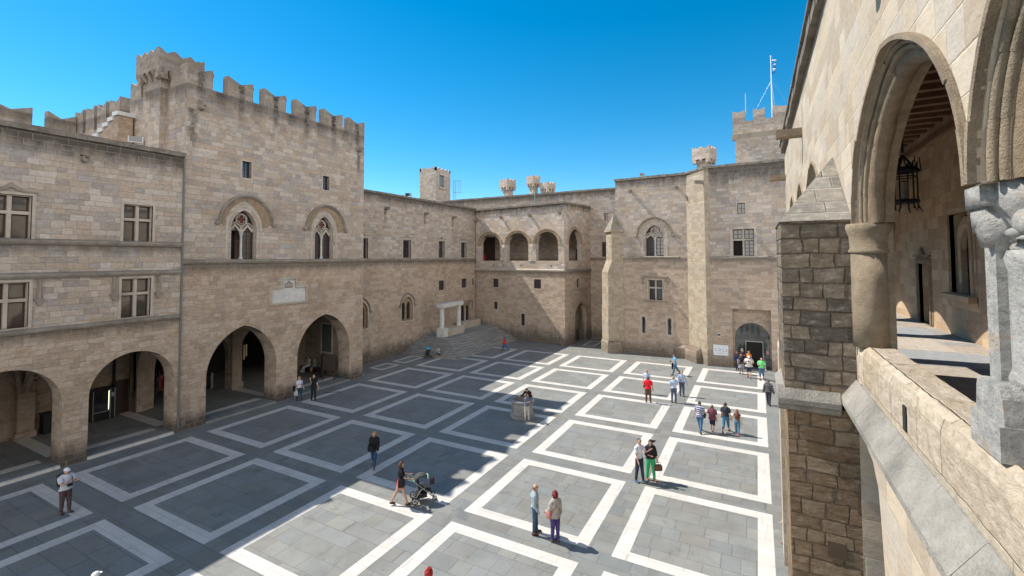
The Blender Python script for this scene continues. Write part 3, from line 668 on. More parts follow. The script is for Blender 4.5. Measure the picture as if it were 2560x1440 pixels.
for s_ in (4.86, 9.28):
    g = G(); g.box(s_-.42, s_+.42, -.06, .6, 9.6, 9.72); g.lathe([(.36, 9.72), (.30, 9.85), (.27, 11.2), (.36, 11.3), (.30, 11.35), (.45, 11.62)], (s_, .26, 0), 8)
    g.put('column', M_pale, AB, True); G().box(s_-.5, s_+.5, -.07, .6, 11.62, 11.72).put('capital', M_whitem, AB)
G().box(12.95, 13.85, -.07, .56, 11.62, 11.74).put('impost', M_pale, AB)
string(AB, .1, LL+.02, 8.62, .24, .17, M_pale); coping(AB, .1, LL+.1, 16.25, .22, .22, .55)
g = G(); k = 6.28
for s_ in (4.55, 9.05, 13.3): spout(AB, s_, 15.1, .34)
for s_ in (3.2, 7.6, 12.0, 4.9): G().box(s_-.06, s_+.06, -.02, 0, 9.0, 9.18).put('weep_hole', M_darkroom, AB)
# flank of the loggia block, facing right
SB = thing('loggia_flank', 'sunlit narrow flank of the loggia block with one tall arch and a low doorway', 'building', (-19.4, 48.9, 0), radians(80))
holes_wall('wall', .03, 6.3, 0, 16.25, .55, M_loggia, SB, [arch(1.0, 3.85, 9.67, 11.6, 13.42, 12), rect(2.75, 3.41, 6.45, 7.5)], [arch(2.3, 4.95, 0, 2.9, 4.6, 12)])
g = G(); g.band(arch(1.0, 3.85, None, 11.6, 13.42), arch(.68, 4.17, None, 11.6, 13.75), -.04, .1); g.put('arch_moulding', M_soft, SB)
g = G(); g.band(arch(2.3, 4.95, None, 2.9, 4.6), arch(2.05, 5.2, None, 2.9, 4.85), -.05, .1); g.put('hood_mould', M_soft, SB)
small_window(SB, 2.75, 3.41, 6.45, 7.5, 1, 1); string(SB, .0, 6.2, 8.6, .24, .15, M_string); coping(SB, .0, 6.2, 16.25, .22, .1, .55)
G().box(2.2, 5.1, 1.1, 1.3, 0, 4.8).put('door_recess', M_loggia, SB)
# inside the loggia
G().box(.15, LL-.6, .56, 5.6, 8.5, 8.75).put('loggia_floor', M_pale, AB); G().box(.15, LL-.6, .56, 6.2, 14.2, 14.5).put('loggia_ceiling', M_beam, AB)
bk = holes_wall('loggia_back_wall', .15, LL-.6, 0, 16.2, .4, M_port, AB, [rect(11.0, 12.4, 8.76, 11.1), arch(5.9, 6.55, 9.3, 10.7, 11.2, 6), arch(6.8, 7.45, 9.3, 10.7, 11.2, 6)], y0=5.6)
G().box(11.0, 12.4, 5.85, 5.9, 8.76, 11.1).put('door', M_wood2, AB); G().box(.16, .24, 1.2, 5.4, 8.76, 12.9).put('door', M_wood2, AB)
G().box(5.8, 7.6, 5.9, 5.95, 9.3, 11.3).put('pane', M_glass, AB)
G().box(.2, LL-.6, .56, 6.2, 15.9, 16.1).put('roof', M_cope, AB)
# ---------------- back wall between blocks ----------------
BW = thing('curtain_wall', 'plain high wall running behind the loggia roof and the stair turret', 'wall', (0, 55, 0), 0)
gw = [(-16.5, -15.95, 14.55, 15.5), (-16.85, -16.25, 10.1, 11.95)]
holes_wall('wall', -41.2, -13.2, 0, 18.35, .9, M_center, BW, [rect(*q) for q in gw]); coping(BW, -41.2, -13.3, 18.35, .22, .1, .9)
for q in gw: small_window(BW, *q, cols=2, rows=2)
string(BW, -18.3, -14, 9.98, .2, .14)

# ---------------- chapel block ----------------
CB = thing('chapel_block', 'central block with one traceried window over a mullioned window and two slits', 'building', (-13.4, 48.85, 0), radians(-4.3))
CL = 7.33
holes_wall('wall', 0, CL, 0, 18.25, .9, M_center, CB, [arch(3.15, 5.03, 10.15, 12.2, 13.33), rect(3.42, 4.84, 5.65, 7.7), arch(2.68, 3.02, 2.2, 3.6, 3.85, 6), arch(5.3, 5.62, 2.25, 3.6, 3.85, 6)])
gothic_window(CB, 3.15, 5.03, 10.15, 12.2, 13.33, (2.25, 5.95, 12.25, 14.2))
cross_window(CB, 3.42, 4.84, 5.65, 7.7, transom=.6, surround=.13, bars=(1, 1))
g = G(); g.box(2.8, 5.45, -.16, 0, 7.95, 8.07).box(2.8, 2.93, -.13, 0, 7.2, 7.95).box(5.32, 5.45, -.13, 0, 7.2, 7.95).box(2.95, 5.3, -.14, 0, 5.42, 5.55); g.put('hood_mould', M_string, CB)
for a_, b_, z_ in ((2.68, 3.02, 2.2), (5.3, 5.62, 2.25)):
    g = G(); g.band(rect(a_-.05, b_+.05, z_-.05, 3.95), rect(a_-.22, b_+.22, z_-.2, 4.1), -.03, .05, True); sl = g.put('window', M_pale, CB); sash(sl, a_, b_, z_, 3.85, .3, 1, 4, M_glass, .03)
string(CB, 1.3, 6.6, 10.08, .18, .15, M_string); coping(CB, -.1, CL, 18.25, .24, .12, .9)
g = G(); g.prism([(0, 0), (-.22, 0), (-.22, 1.05), (0, 1.3)], .3, CL-.05, 'x'); g.put('plinth', M_center, CB)
for s_ in (1.7, 6.4): spout(CB, s_, 17.0, .42)
G().box(0, 14, .9, 9, 17.5, 17.8).put('roof', M_cope, CB); holes_wall('side_wall', -8, -.9, 0, 18.25, .5, M_center, CB).matrix_local = Matrix(((0, 1, 0, 0), (-1, 0, 0, 0), (0, 0, 1, 0), (0, 0, 0, 1)))
G().box(.6, 18, 1.6, 1.7, .1, 17).put('inner_partition', M_darkroom, CB)
# diagonal buttress at the chapel block's corner
DBt = thing('corner_buttress', 'slim diagonal buttress with pyramid cap left of the chapel window', 'buttress', (-15.0, 48.5, 0), radians(-47))
g = G(); g.prism([(0, 0), (.25, 0), (.25, 1.1), (.12, 1.25), (.12, 4.9), (.17, 5.0), (.17, 8.6), (.5, 9.9), (.5, 12.7), (.5, 12.7), (2.4, 12.7), (2.4, 0)], .06, 1.43, 'x')
g2 = G(); L_ = 1.48
g2.box(-.06, L_+.06, -.06, 1.6, 0, 1.1); g2.prism([(-.06, 1.1), (1.6, 1.1), (1.6, 1.25), (.05, 1.25)], -.0, L_, 'x')
g2.box(0, L_, .05, 1.9, 1.1, 4.9); g2.box(.02, L_-.02, .1, 1.9, 4.9, 8.5)
g2.prism([(.1, 8.5), (1.9, 8.5), (1.9, 9.7), (.6, 9.7)], .04, L_-.04, 'x'); g2.box(.1, L_-.1, .6, 1.9, 9.7, 12.75); g2.box(-.02, L_+.02, .42, 2.05, 12.75, 12.95)
g2.put('shaft', M_chamfer, DBt)
g = G(); g.add([(0, .45, 12.95), (L_, .45, 12.95), (L_, 2.0, 12.95), (0, 2.0, 12.95), (L_/2, 1.25, 14.75)], [(0, 1, 4), (1, 2, 4), (2, 3, 4), (3, 0, 4), (0, 3, 2, 1)]).ball((L_/2, 1.25, 14.75), .12); g.put('pyramid_cap', M_string, DBt)
# ---------------- slanting return with small turret ----------------
RT = thing('slanting_return', 'bright slanting pilaster wall between the chapel block and the portal block', 'wall', (-6.1, 48.3, 0), radians(-49.9))
holes_wall('wall', 0, 2.87, 0, 18.3, .5, M_chamfer, RT); coping(RT, 0, 2.87, 18.3, .2, .1, .5)
g = G(); g.box(-.02, 1.9, -.5, 0, 0, 1.15); g.prism([(0, 1.15), (-.5, 1.15), (0, 1.4)], -.02, 1.9, 'x'); g.put('plinth', M_center, RT)
spout(RT, 2.75, 17.0, .9)
T4 = thing('chimney_turret', 'little crenellated turret on corbels above the slanting pilaster', 'turret', (-4.55, 47.6, 0), radians(-18))
turret_head(T4, -.85, .85, -.2, 1.5, 19.5, 20.75, M_farstone, 2, 2, .4, .25); G().box(-.52, .52, .12, 1.18, 18.35, 19.45).put('shaft', M_farstone, T4)

# ---------------- portal block ----------------
PBk = thing('portal_block', 'right-hand block with a glazed arched entrance set in a square recess', 'building', (-4.25, 46.45, 0), radians(-1.7))
X0 = 4.25
holes_wall('wall', 0, 22, 0, 18.35, .6, M_portal, PBk, [rect(X0-1.5, X0-.85, 13.9, 14.92), rect(X0-1.95, X0-.18, 10.12, 12.55)], [[(X0-2.12, 0), (X0-2.12, 5.3), (X0+.95, 5.3), (X0+.95, 0)]])
rc = holes_wall('recess_wall', X0-2.3, X0+1.1, 0, 5.5, .55, M_portal, PBk, (), [arch(X0-1.98, X0+.82, 0, 2.65, 4.05, 14)], y0=.603)
small_window(PBk, X0-1.5, X0-.85, 13.9, 14.92, deep=.15, glassm=M_curt)
cross_window(PBk, X0-1.95, X0-.18, 10.12, 12.55, transom=.6, surround=.2, bars=(2, 4), openleaf=True)
string(PBk, .05, 22, 10.02, .18, .13); coping(PBk, 0, 22, 18.35, .22, .12, .6)
g = G(); g.box(X0-2.0, X0+.85, 1.0, 1.03, 0, 4.1); gd = g.put('glazed_screen', glass('portal_glass', (.045, .05, .048)), PBk)
g = G(); g.box(X0-1.15, X0-1.1, .93, .99, 0, 2.3).box(X0+.22, X0+.27, .93, .99, 0, 2.3).box(X0-1.15, X0+.27, .93, .99, 2.3, 2.36); g.put('door_frame', M_metal, gd)
G().box(X0-1.1, X0+.22, .96, .995, 0, 2.3).put('open_doorway', M_darkroom, gd)
G().box(X0-1.55, X0-1.35, .98, .99, 1.35, 1.6).put('notice', flat('white_paper', (.7, .7, .7), .7), gd); G().box(X0+.5, X0+.72, .98, .99, 1.3, 1.55).put('notice', flat('pink_paper', (.75, .4, .42), .7), gd)
g = G(); g.band(arch(X0-1.98, X0+.82, None, 2.65, 4.05, 14), arch(X0-2.1, X0+.94, None, 2.65, 4.05+.28, 14), .59, .62); g.put('voussoirs', M_portal, PBk)
G().box(0, 22, .6, 10, 17.6, 17.9).put('roof', M_cope, PBk)
# plan board beside the entrance
sb = thing('plan_board', 'white board with two small line plans left of the arched entrance', 'sign', (-4.25, 46.45, 0), radians(-1.7))
g = G(); g.box(.48, 1.74, -.06, -.01, 1.0, 1.95); g.put('board', flat('white_board', (.72, .74, .76), .5), sb)
g = G()
for (x, z, w_, h_) in ((.62, 1.42, .04, .2), (.66, 1.42, .12, .03), (.66, 1.6, .1, .03), (.86, 1.4, .22, .03), (1.05, 1.4, .03, .22), (.9, 1.6, .15, .03), (1.28, 1.4, .33, .03), (1.28, 1.4, .03, .22), (1.58, 1.4, .03, .22), (1.28, 1.6, .12, .03), (.85, 1.2, .45, .012), (.85, 1.15, .38, .012)): g.box(x, x+w_, -.064, -.06, z, z+h_)
g.put('plan_lines', flat('grey_ink', (.25, .28, .3), .6), sb)
lb = thing('wall_lamp', 'small white lamp box on the wall above the plan board', 'lamp', (-4.25, 46.45, 0), radians(-1.7))
g = G(); g.box(.88, 1.12, -.12, -.01, 2.7, 3.05); g.put('housing', flat('white_metal', (.6, .6, .58), .5), lb); G().box(.9, 1.1, -.13, -.12, 2.78, 2.98).put('lens', M_glass, lb)
ex = thing('exit_sign', 'tiny green exit sign on the wall right of the arched entrance', 'sign', (-4.25, 46.45, 0), radians(-1.7))
g = G(); g.box(X0+1.28, X0+1.5, -.05, -.01, 1.5, 1.62); g.put('plate', flat('green_plate', (.02, .25, .12), .5), ex)

# ---------------- steps in the corner ----------------
g = G()
for k in range(9):
    g.box(-33, -26.2-.37*k, 37.3+.36*k, 52.2, .16*k+(.001 if k == 0 else 0), .16*(k+1))
st = g.put('corner_steps', M_step); tag(st, 'broad grey stone steps climbing into the shaded corner', 'steps')
ae = thing('ancient_doorframe', 'fluted marble columns carrying a lintel on top of the corner steps', 'monument', (-30.6, 40.75, 1.44))
def fluted(y, base=True):
    if base: G().box(-.45, .5, y-.38, y+.38, 0, .98).put('pedestal', M_whitem, ae)
    z0 = .98 if base else .8
    g = G(); g.lathe([(.3, z0), (.3, z0+.02), (.26, z0+.08), (.24, 3.0), (.28, 3.05), (.36, 3.2)], (0, y, 0), 24, .06); g.put('column', M_whitem, ae)
fluted(.1); fluted(3.3, False)
g = G(); g.box(-.42, .38, -.35, 3.75, 3.2, 3.62); g.put('lintel', M_whitem, ae); g = G(); g.box(-.5, .45, .55, 3.75, 0, .25).box(.25, .5, .55, 3.75, .25, .85).box(-.5, -.25, .55, 3.75, .25, .85).box(-.25, .25, .55, .8, .25, .85).box(-.25, .25, 3.5, 3.75, .25, .85); g.put('trough', M_pale, ae)
sc = thing('stone_trough', 'long empty stone trough on the steps beneath the double window', 'trough', (-32.1, 46.2, 1.44))
g = G(); g.box(-.4, .55, 0, 4.1, .0, .25).box(.35, .55, 0, 4.1, .25, .8).box(-.4, -.2, 0, 4.1, .25, .8).box(-.2, .35, 0, .2, .25, .8).box(-.2, .35, 3.9, 4.1, .25, .8); g.put('basin', M_pale, sc); g = G(); g.box(-.46, .61, -.06, .06, .7, .84).box(-.46, .61, 4.04, 4.16, .7, .84); g.put('rim', M_pale, sc)

# ---------------- well ----------------
M_well = plainstone('well_stone', (.36, .355, .34), (.24, .24, .235), 3., .01)
wl = thing('well_head', 'round grey marble well head in the middle of the courtyard', 'well', (-13.4, 26.3, 0))
g = G(); g.lathe([(.80, 0), (.80, .12), (.73, .16), (.76, .2), (.70, .26), (.67, .3), (.67, .8), (.70, .86), (.77, .92), (.77, 1.04), (.56, 1.04), (.58, .5), (.0, .5)], (0, 0, 0), 28); g.put('curb', M_well, wl)
G().lathe([(.57, .51), (.57, .52)], (0, 0, 0), 24).put('dark_water', M_darkroom, wl)

# ---------------- roofscape behind the left wing ----------------
def battlement(name, label, loc, rz, L_, zb, zt, mer, t=.6, mat=None, extra=()):
    b = thing(name, label, 'battlement', loc, rz)
    holes_wall('wall', 0, L_, 15.8 if zb > 17 else 0, zb, t, mat or M_tower, b)
    for a_, c_ in mer: merlon(b, a_, c_, zb, zt, t, .4, 0, False, mat or M_tower)
    return b
battlement('battlement', 'swallowtail battlement at the far left edge above the roof', (-46, 0, 0), pi/2, 14.9, 19.7, 21.05, [(5.5, 7.6), (8.6, 10.2), (10.3, 12.5), (13.3, 14.9)])
battlement('battlement', 'row of tall merlons running towards the keep behind the white stair', (-46.6, 15.0, 0), 0, 7.4, 19.6, 21.5, [(.1, 1.5), (2.0, 3.4), (3.9, 5.3), (5.8, 7.4)], .7)
stt = thing('roof_stair', 'white open stair climbing against the flank of the keep', 'stairs', (-42.4, 13.6, 16.2))
g = G()
for k in range(9): g.box(.2+.7*k, .95+.7*k, 0, 1.0, .95+.27*k, 1.2+.27*k)
g.put('treads', flat('white_step', (.62, .62, .62), .6), stt); g = G(); g.prism([(0, -.3), (6.4, -.3), (6.4, 3.1), (0, .7)], .1, .9, 'y'); g.put('stringer', M_tower, stt)
g = G(); g.tube([(-1.6, .1, 1.0), (.2, .1, 1.75)], .03, 6).tube([(-1.6, .1, .0), (-1.6, .1, 1.0)], .03, 6).tube([(.2, .1, 0), (.2, .1, 1.75)], .03, 6); g.put('handrail', M_metal, stt)
ch = thing('flue_pipe', 'pair of dark flue pipes rising beside the keep', 'chimney', (-51.2, 20, 0))
g = G(); g.lathe([(.26, 15.8), (.26, 23.55), (.3, 23.55), (.3, 23.65)], (-.32, 0, 0), 10).lathe([(.26, 15.8), (.26, 23.5), (.3, 23.5), (.3, 23.6)], (.32, 0, 0), 10); g.put('pipes', flat('dark_flue', (.05, .03, .05), .5), ch)
def floodlight(x, y, z, rz, label, s_=1.):
    f = thing('floodlight', label, 'floodlight', (x, y, z), rz)
    g = G(); g.prism([(-.22*s_, .12), (.22*s_, .2), (.2*s_, .48), (-.24*s_, .44)], -.3*s_, .3*s_, 'x'); g.put('housing', M_metal, f)
    G().box(-.26*s_, .26*s_, -.26*s_, -.24*s_, .16, .44).put('lens', M_glass, f)
    g = G(); g.box(-.33*s_, -.31*s_, -.03, .03, 0, .3).box(.31*s_, .33*s_, -.03, .03, 0, .3).box(-.33*s_, .33*s_, -.03, .03, 0, .03); g.put('bracket', M_iron, f)
floodlight(-30.1, 12.3, 16.32, radians(60), 'floodlight standing on the left wing coping beside the keep', 1.1)
floodlight(-33.5, 38.6, 16.68, radians(30), 'floodlight on the rear wing roof beside the distant stair turret')
floodlight(-10.6, 49.2, 18.5, 0, 'small floodlight on top of the chapel block', .8)

# ---------------- distant turrets ----------------
TA = thing('stair_turret', 'distant square turret with zigzag crest and a tall blue-grey opening', 'turret', (-51.26, 62, 0))
holes_wall('wall', 0, 3.46, 14, 25.0, .4, M_farstone, TA)
sw = holes_wall('wall', .401, 4.2, 14, 25.0, .4, M_farstone, TA, [rect(1.0, 2.4, 22.3, 24.4)]); sw.matrix_local = Matrix(((0, -1, 0, 3.46), (1, 0, 0, 0), (0, 0, 1, 0), (0, 0, 0, 1)))
g = G(); n_ = 8
g.prism([(0, 25.0)]+[(3.46*i/n_, 25.3 if i % 2 else 25.65) for i in range(n_+1)]+[(3.46, 25.0)], 0, .3, 'y'); g.prism([(0, 25.0)]+[(4.2*i/n_, 25.3 if i % 2 else 25.65) for i in range(n_+1)]+[(4.2, 25.0)], 3.16, 3.46, 'x')
g.prism([(0, 25.0)]+[(3.46*i/n_, 25.3 if i % 2 else 25.65) for i in range(n_+1)]+[(3.46, 25.0)], 3.9, 4.2, 'y'); g.prism([(0, 25.0)]+[(4.2*i/n_, 25.3 if i % 2 else 25.65) for i in range(n_+1)]+[(4.2, 25.0)], 0, .3, 'x'); g.put('crest', M_farstone, TA)
G().box(3.0, 3.1, .9, 2.5, 22.2, 24.5).put('opening', flat('blue_grey_shutter', (.16, .22, .27), .6), TA)
g = G(); g.box(3.4, 3.75, .7, 2.7, 22.0, 22.25); g.put('sill', M_farstone, TA); G().box(0, 3, .4, 4.2, 24.2, 24.4).put('roof', M_cope, TA)
ct = thing('cage_ladder', 'thin blue-grey caged ladder on the side of the distant stair turret', 'ladder', (-47.4, 66.6, 0))
g = G()
for dx in (0, .5): g.tube([(dx, 0, 17), (dx, 0, 23.9)], .035, 5)
for k in range(20): g.tube([(0, 0, 17.3+.33*k), (.5, 0, 17.3+.33*k)], .025, 4)
for z in (21.7, 23.8): g.tube([(0, 0, z), (.9, .2, z), (.9, .9, z), (0, 1.0, z)], .03, 4)
g.tube([(.9, .2, 21.7), (.9, .2, 23.8)], .03, 4).tube([(.9, .9, 21.7), (.9, .9, 23.8)], .03, 4); g.put('ladder_frame', flat('blue_grey_metal', (.12, .2, .28), .5), ct)
def far_turret(x, y, w_, zt, zh, zn, label, nw=.62):
    t = thing('chimney_turret', label, 'turret', (x, y, 0), radians(-22)); h = w_/2
    turret_head(t, -h, h, -h, h, zh, zt, M_farstone, 2, 2, .5, .3)
    G().box(-h*nw, h*nw, -h*nw, h*nw, zn, zh-.03).put('shaft', M_farstone, t); return t
far_turret(-33.3, 61, 1.75, 22.0, 20.75, 15, 'leftmost of three distant crenellated chimney turrets, thick necked')
far_turret(-29.0, 61, 1.45, 22.15, 20.95, 15, 'tallest and slimmest of three distant crenellated chimney turrets')
far_turret(-26.7, 61, 1.6, 20.98, 19.95, 15, 'lowest and rightmost of three distant crenellated chimney turrets', .7)
rb_ = thing('fire_box', 'small red box standing on the sill inside the leftmost loggia arch', 'box', (-32.25, 51.75, 9.68), radians(-10)); G().box(0, .35, 0, .3, 0, .75).put('cabinet', M_red, rb_); G().box(.03, .32, -.02, 0, .1, .65).put('door', M_red, rb_)
lp = thing('lightning_rod', 'thin green rod standing on the wall coping behind the loggia', 'rod', (-25.9, 54.9, 0)); g = G(); g.tube([(0, 0, 17.0), (0, 0, 18.95)], .035, 6); g.put('rod', flat('pale_green_paint', (.2, .45, .38), .5), lp)
# ---------------- gate tower far right ----------------
GT = thing('gate_tower', 'distant gate tower with square merlons over a projecting band, carrying a flagpole', 'tower', (-2.6, 75, 0), radians(-3))
holes_wall('wall', .1, 14, 0, 27.9, 1, M_farstone, GT); holes_wall('upper_wall', -.15, 14.2, 28.05, 29.9, .8, M_farstone, GT, y0=-.25)
for a_, c_ in ((-.15, 1.5), (2.55, 4.05), (5.1, 8.0), (9, 10.5), (11.5, 13)): merlon(GT, a_, c_, 29.9, 31.6, .8, .3, -.25, False, M_farstone)
g = G(); g.prism([(0, 27.4), (-.45, 28.0), (-.5, 28.06), (.8, 28.06), (.8, 27.4)], -.3, 14.2, 'x'); g.put('string_course', M_pale, GT)
g = G(); g.box(.1, .9, 1, 10, 0, 29.9); g.put('side_wall', M_farstone, GT)
fp = thing('flagpole', 'white flagpole with a furled blue and white flag on the gate tower', 'flagpole', (2.4, 75.6, 0))
g = G(); g.tube([(0, 0, 29.8), (0, 0, 39.1)], [.085, .05], 8).ball((0, 0, 39.2), .11); g.put('pole', flat('white_pole', (.75, .75, .75), .4), fp)
g = G(); g.tube([(0, 0, 35.6), (-2.3, 0, 31.2)], .009, 4).tube([(0, 0, 35.6), (2.2, 0, 31.6)], .012, 4).tube([(0, 0, 35.6), (.4, -1.5, 30)], .02, 4); g.put('guy_wire', M_metal, fp)
fl = G(); fb = G(); pts = [(0.1, 36.6), (.3, 37.0), (.16, 37.4), (.5, 37.75), (.2, 38.0), (.62, 38.3), (.15, 38.6)]
for i in range(len(pts)-1):
    a, b = pts[i], pts[i+1]; (fl if i % 2 else fb).tube([(a[0], 0, a[1]), ((a[0]+b[0])/2+.25, -.1, (a[1]+b[1])/2), (b[0], .05, b[1])], [.08, .12, .07], 7)
flo = fl.put('flag', flat('flag_white', (.8, .8, .82), .7), fp, True); fb.put('flag_stripe', flat('flag_blue', (.02, .08, .35), .7), flo, True)
an = thing('antenna', 'forked white antenna right of the flagpole on the gate tower', 'antenna', (5.6, 75.6, 29.9))
g = G(); g.tube([(0, 0, 1.7), (0, 0, 3.0)], .06, 6).tube([(-.8, 0, 3.0), (.8, 0, 3.0)], .05, 6).tube([(-.8, 0, 2.9), (-.8, 0, 4.6)], .05, 6).tube([(.75, 0, 3.0), (.75, 0, 5.0)], .04, 6).box(-.25, .25, -.2, .2, 1.4, 2.2); g.tube([(-.8, 0, 3.0), (-.8, 0, 3.6)], .16, 8); g.put('mast', flat('antenna_white', (.75, .76, .8), .4), an)
a2 = thing('antenna', 'single thin rod antenna at the left corner of the gate tower', 'antenna', (-1.0, 75.4, 30)); g = G(); g.tube([(0, 0, 1.1), (0, 0, 4.2)], .05, 5); g.put('rod', M_metal, a2)
# ---------------- gallery wing (right, near) ----------------
GW = thing('gallery_wing', 'bright near wing with an arcaded upper gallery, buttress cornice and beamed ceiling', 'building', (1.4, 0, 0), -pi/2)
def rA(yc, hw_, z0, zs, h, n=20): return arch(-yc-hw_, -yc+hw_, z0, zs, zs+h, n, 'e')
centers = [(6.8, 2.3), (2.25, 2.25), (-2.25, 2.25), (15.0, 2.02), (19.03, 2.02), (23.07, 2.02)]
ZS = 10.52
PT = 8.6
holes_wall('wall', -28.0, 9.0, ZS, 15.5, .45, M_right, GW, (), [rA(c, h_*.975, ZS, ZS+.003, 1.83 if h_ > 2.2 else 1.95) for c, h_ in centers])
for c, h_ in centers:
    near = h_ > 2.2; k = h_/2.25; H_ = 1.83 if near else 1.95
    def ring(f1, h1, f0, h0, y0, y1, nm, mat=M_paleR):
        g = G(); g.band(rA(c, h_*f1, None, ZS, H_*h1), rA(c, h_*f0, None, ZS, H_*h0), y0, y1); return g.put(nm, mat, GW, True)
    N_ = 26 if near else 10
    def rollring(f, h1, y, r, nm, mat=M_paleR, n=10):
        g = G(); g.tube([(x, y, z) for x, z in rA(c, h_*f, None, ZS, H_*h1, N_)], r, n, up=(0, 1, 0)); return g.put(nm, mat, GW, True)
    def seg(make, n_seg, nm, mat):
        # the arch is laid from separate stones: each a little proud or shy of its neighbours
        pts_n = 4*n_seg; g = G()
        for q in range(n_seg):
            e = random.uniform(-.009, .009); make(g, q*4, q*4+4, e)
        g.put(nm, mat, GW, 'roll' in nm)
    NS = 13 if near else 7
    def curve(f, h1): return rA(c, h_*f, None, ZS, H_*h1, NS*2)
    def mkband(f1, h1, f0, h0, y0, y1):
        A, B = curve(f1, h1), curve(f0, h0)
        def mk(g, a_, b_, e): g.band(A[a_:b_+1], B[a_:b_+1], y0+e, y1)
        return mk
    def mkroll(f, h1, y, r, n=12):
        A = curve(f, h1)
        def mk(g, a_, b_, e):
            P_ = [Vector((x, y+e, z)) for x, z in A[a_:b_+1]]; P_[0] = P_[0].lerp(P_[1], .012); P_[-1] = P_[-1].lerp(P_[-2], .012)
            g.tube(P_, [r*.97]+[r+e*.5]*(len(P_)-2)+[r*.97], n, cap=False, up=(0, 1, 0))
        return mk
    random.seed(int(c*10)+3)
    seg(mkband(.975, 1.0, 1.0, 1.03, -.05, .02), NS, 'hood_mould', M_paleR)
    seg(mkroll(.958, .985, .07, .034), NS, 'thin_roll', M_paleR); seg(mkroll(.935, .955, .125, .04), NS, 'thin_roll', M_paleR)
    seg(mkband(.915, .93, 1.0, 1.03, .13, .4), NS, 'arch_order', M_paleR)
    seg(mkroll(.90, .915, .24, .11 if near else .1, 16), NS, 'large_roll', M_soft)
    seg(mkband(.875, .89, .955, .975, .27, .445), NS, 'arch_order', M_soft)
holes_wall('parapet_infill', -28.0, -9.3, 7.95, 8.6, .5, M_right, GW)
# rough near parapet, lofted with a worn outer edge
random.seed(3)
g = G(); ys = [-9+.07*i for i in range(int(18.3/.07)+1)]; prof = []
from mathutils import noise as mn
for y in ys:
    nz = mn.noise(Vector((y*1.3, 0, 0)))*.035; wear = .035+.05*max(0, mn.noise(Vector((y*.9, 5, 0))))+(.16 if y < 4.2 else 0)*(.6+.6*mn.noise(Vector((y*2, 9, 0))))
    ring_ = [(0, 7.95), (0, 8.1), (0+nz*.2, 8.25), (nz*.3, 8.35-wear*.3), (nz*.3, PT-.12-wear*1.0), (.02+wear*.35, PT-.03-wear*.35), (.06+wear*.9, PT+nz*.3), (.15, PT), (.24, PT+mn.noise(Vector((y*2, 3, 1)))*.012), (.33, PT), (.40, PT+.005), (.45, PT-.04), (.45, 7.7)]
    prof.append([(-y, d+(mn.noise(Vector((y*6, q*1.7, 2)))*.012+mn.noise(Vector((y*17, q*3, 2)))*.006), z+mn.noise(Vector((y*6, q*1.7, 7)))*.012+mn.noise(Vector((y*17, q*3, 7)))*.006) for q, (d, z) in enumerate(ring_)])
k = len(prof[0]); vs = [p for r in prof for p in r]; fs = [(i*k+j, i*k+(j+1) % k, (i+1)*k+(j+1) % k, (i+1)*k+j) for i in range(len(prof)-1) for j in range(k)]
g.add(vs, fs); g.put('parapet', M_right_par if 'M_right_par' in globals() else M_parapet, GW)
# sloping ledge below the parapet
g = G(); random.seed(5); p = -9.4
while p < 9:
    q = min(9.0, p+random.uniform(.9, 1.5)); e = random.uniform(-.008, .008)
    g.prism([(0, 7.98), (-.02, 7.98), (-.235+e, 7.68), (-.235+e, 7.6), (-.17, 7.55), (-.15, 7.5), (0, 7.45)], p+.003, q-.003, 'x'); p = q
g.put('ledge', M_ledge, GW)
# wall below, with the eroded opening beside the buttress
random.seed(11)
edge = [(-7.72, 0), (-7.76, 3.0), (-7.8, 5.0), (-7.84, 5.8), (-7.95, 6.4), (-8.05, 6.8), (-8.35, 7.05), (-8.8, 7.14), (-9.34, 7.16)]
holes_wall('lower_wall', -9.35, 9, 0, 7.97, .6, M_right, GW, (), [[(-9.34, 0), (-9.34, 7.16)]+edge[-2::-1]] )
holes_wall('lower_wall', -28, -10.9, 0, 7.97, .6, M_right, GW, (), [arch(-28+.6+4.2*i, -28+3.9+4.2*i, 0, 3.6, 5.5, 12) for i in range(4)])
G().box(-9.0, -8.94, -.004, .02, 7.98, 8.0).put('joint', M_darkroom, GW)
g = G(); g.box(-6.62, -6.5, -.012, .02, 7.98+.1, 8.35); g.put('weep_slot', M_darkroom, GW)
# buttress
BT = thing('great_buttress', 'massive dark coursed stone buttress with sloping cap beside the near gallery arch', 'buttress', (0, 0, 0))
bx0 = .375
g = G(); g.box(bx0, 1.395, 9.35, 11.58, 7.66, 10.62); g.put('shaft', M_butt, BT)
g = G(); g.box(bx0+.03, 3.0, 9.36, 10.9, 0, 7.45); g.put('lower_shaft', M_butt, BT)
g = G(); g.add([(bx0-.02, 9.33, 10.62), (1.395, 9.33, 10.62), (1.395, 11.6, 10.62), (bx0-.02, 11.6, 10.62), (1.395, 11.2, 12.02), (1.395, 11.6, 12.02)], [(0, 1, 4), (0, 4, 5, 3), (1, 2, 5, 4), (0, 3, 2, 1), (2, 3, 5)])
cp = g.put('sloping_cap', M_cap, BT)
g = G(); prf = [(0, 7.66), (-.0, 7.74), (-.13, 7.58), (-.13, 7.5), (-.07, 7.45), (-.06, 7.4), (0, 7.36)]
for sgn in (0,): g.prism([(9.35-.02+u, z) for u, z in prf]+[(9.5, 7.36), (9.5, 7.74)], bx0-.11, 1.16, 'x')
g.prism([(bx0+.02+u, z) for u, z in prf]+[(bx0+.4, 7.36), (bx0+.4, 7.74)], 9.36, 11.0, 'y'); g.put('cornice', M_ledge, BT)
for (x, z, s_) in ((1.55, 5.95, .2), (1.05, 5.15, .13)): G().box(x-s_, x+s_, 9.352, 9.37, z-.13, z+.13).put('putlog_hole', flat('deep_hole', (.10, .07, .045), .9), BT)
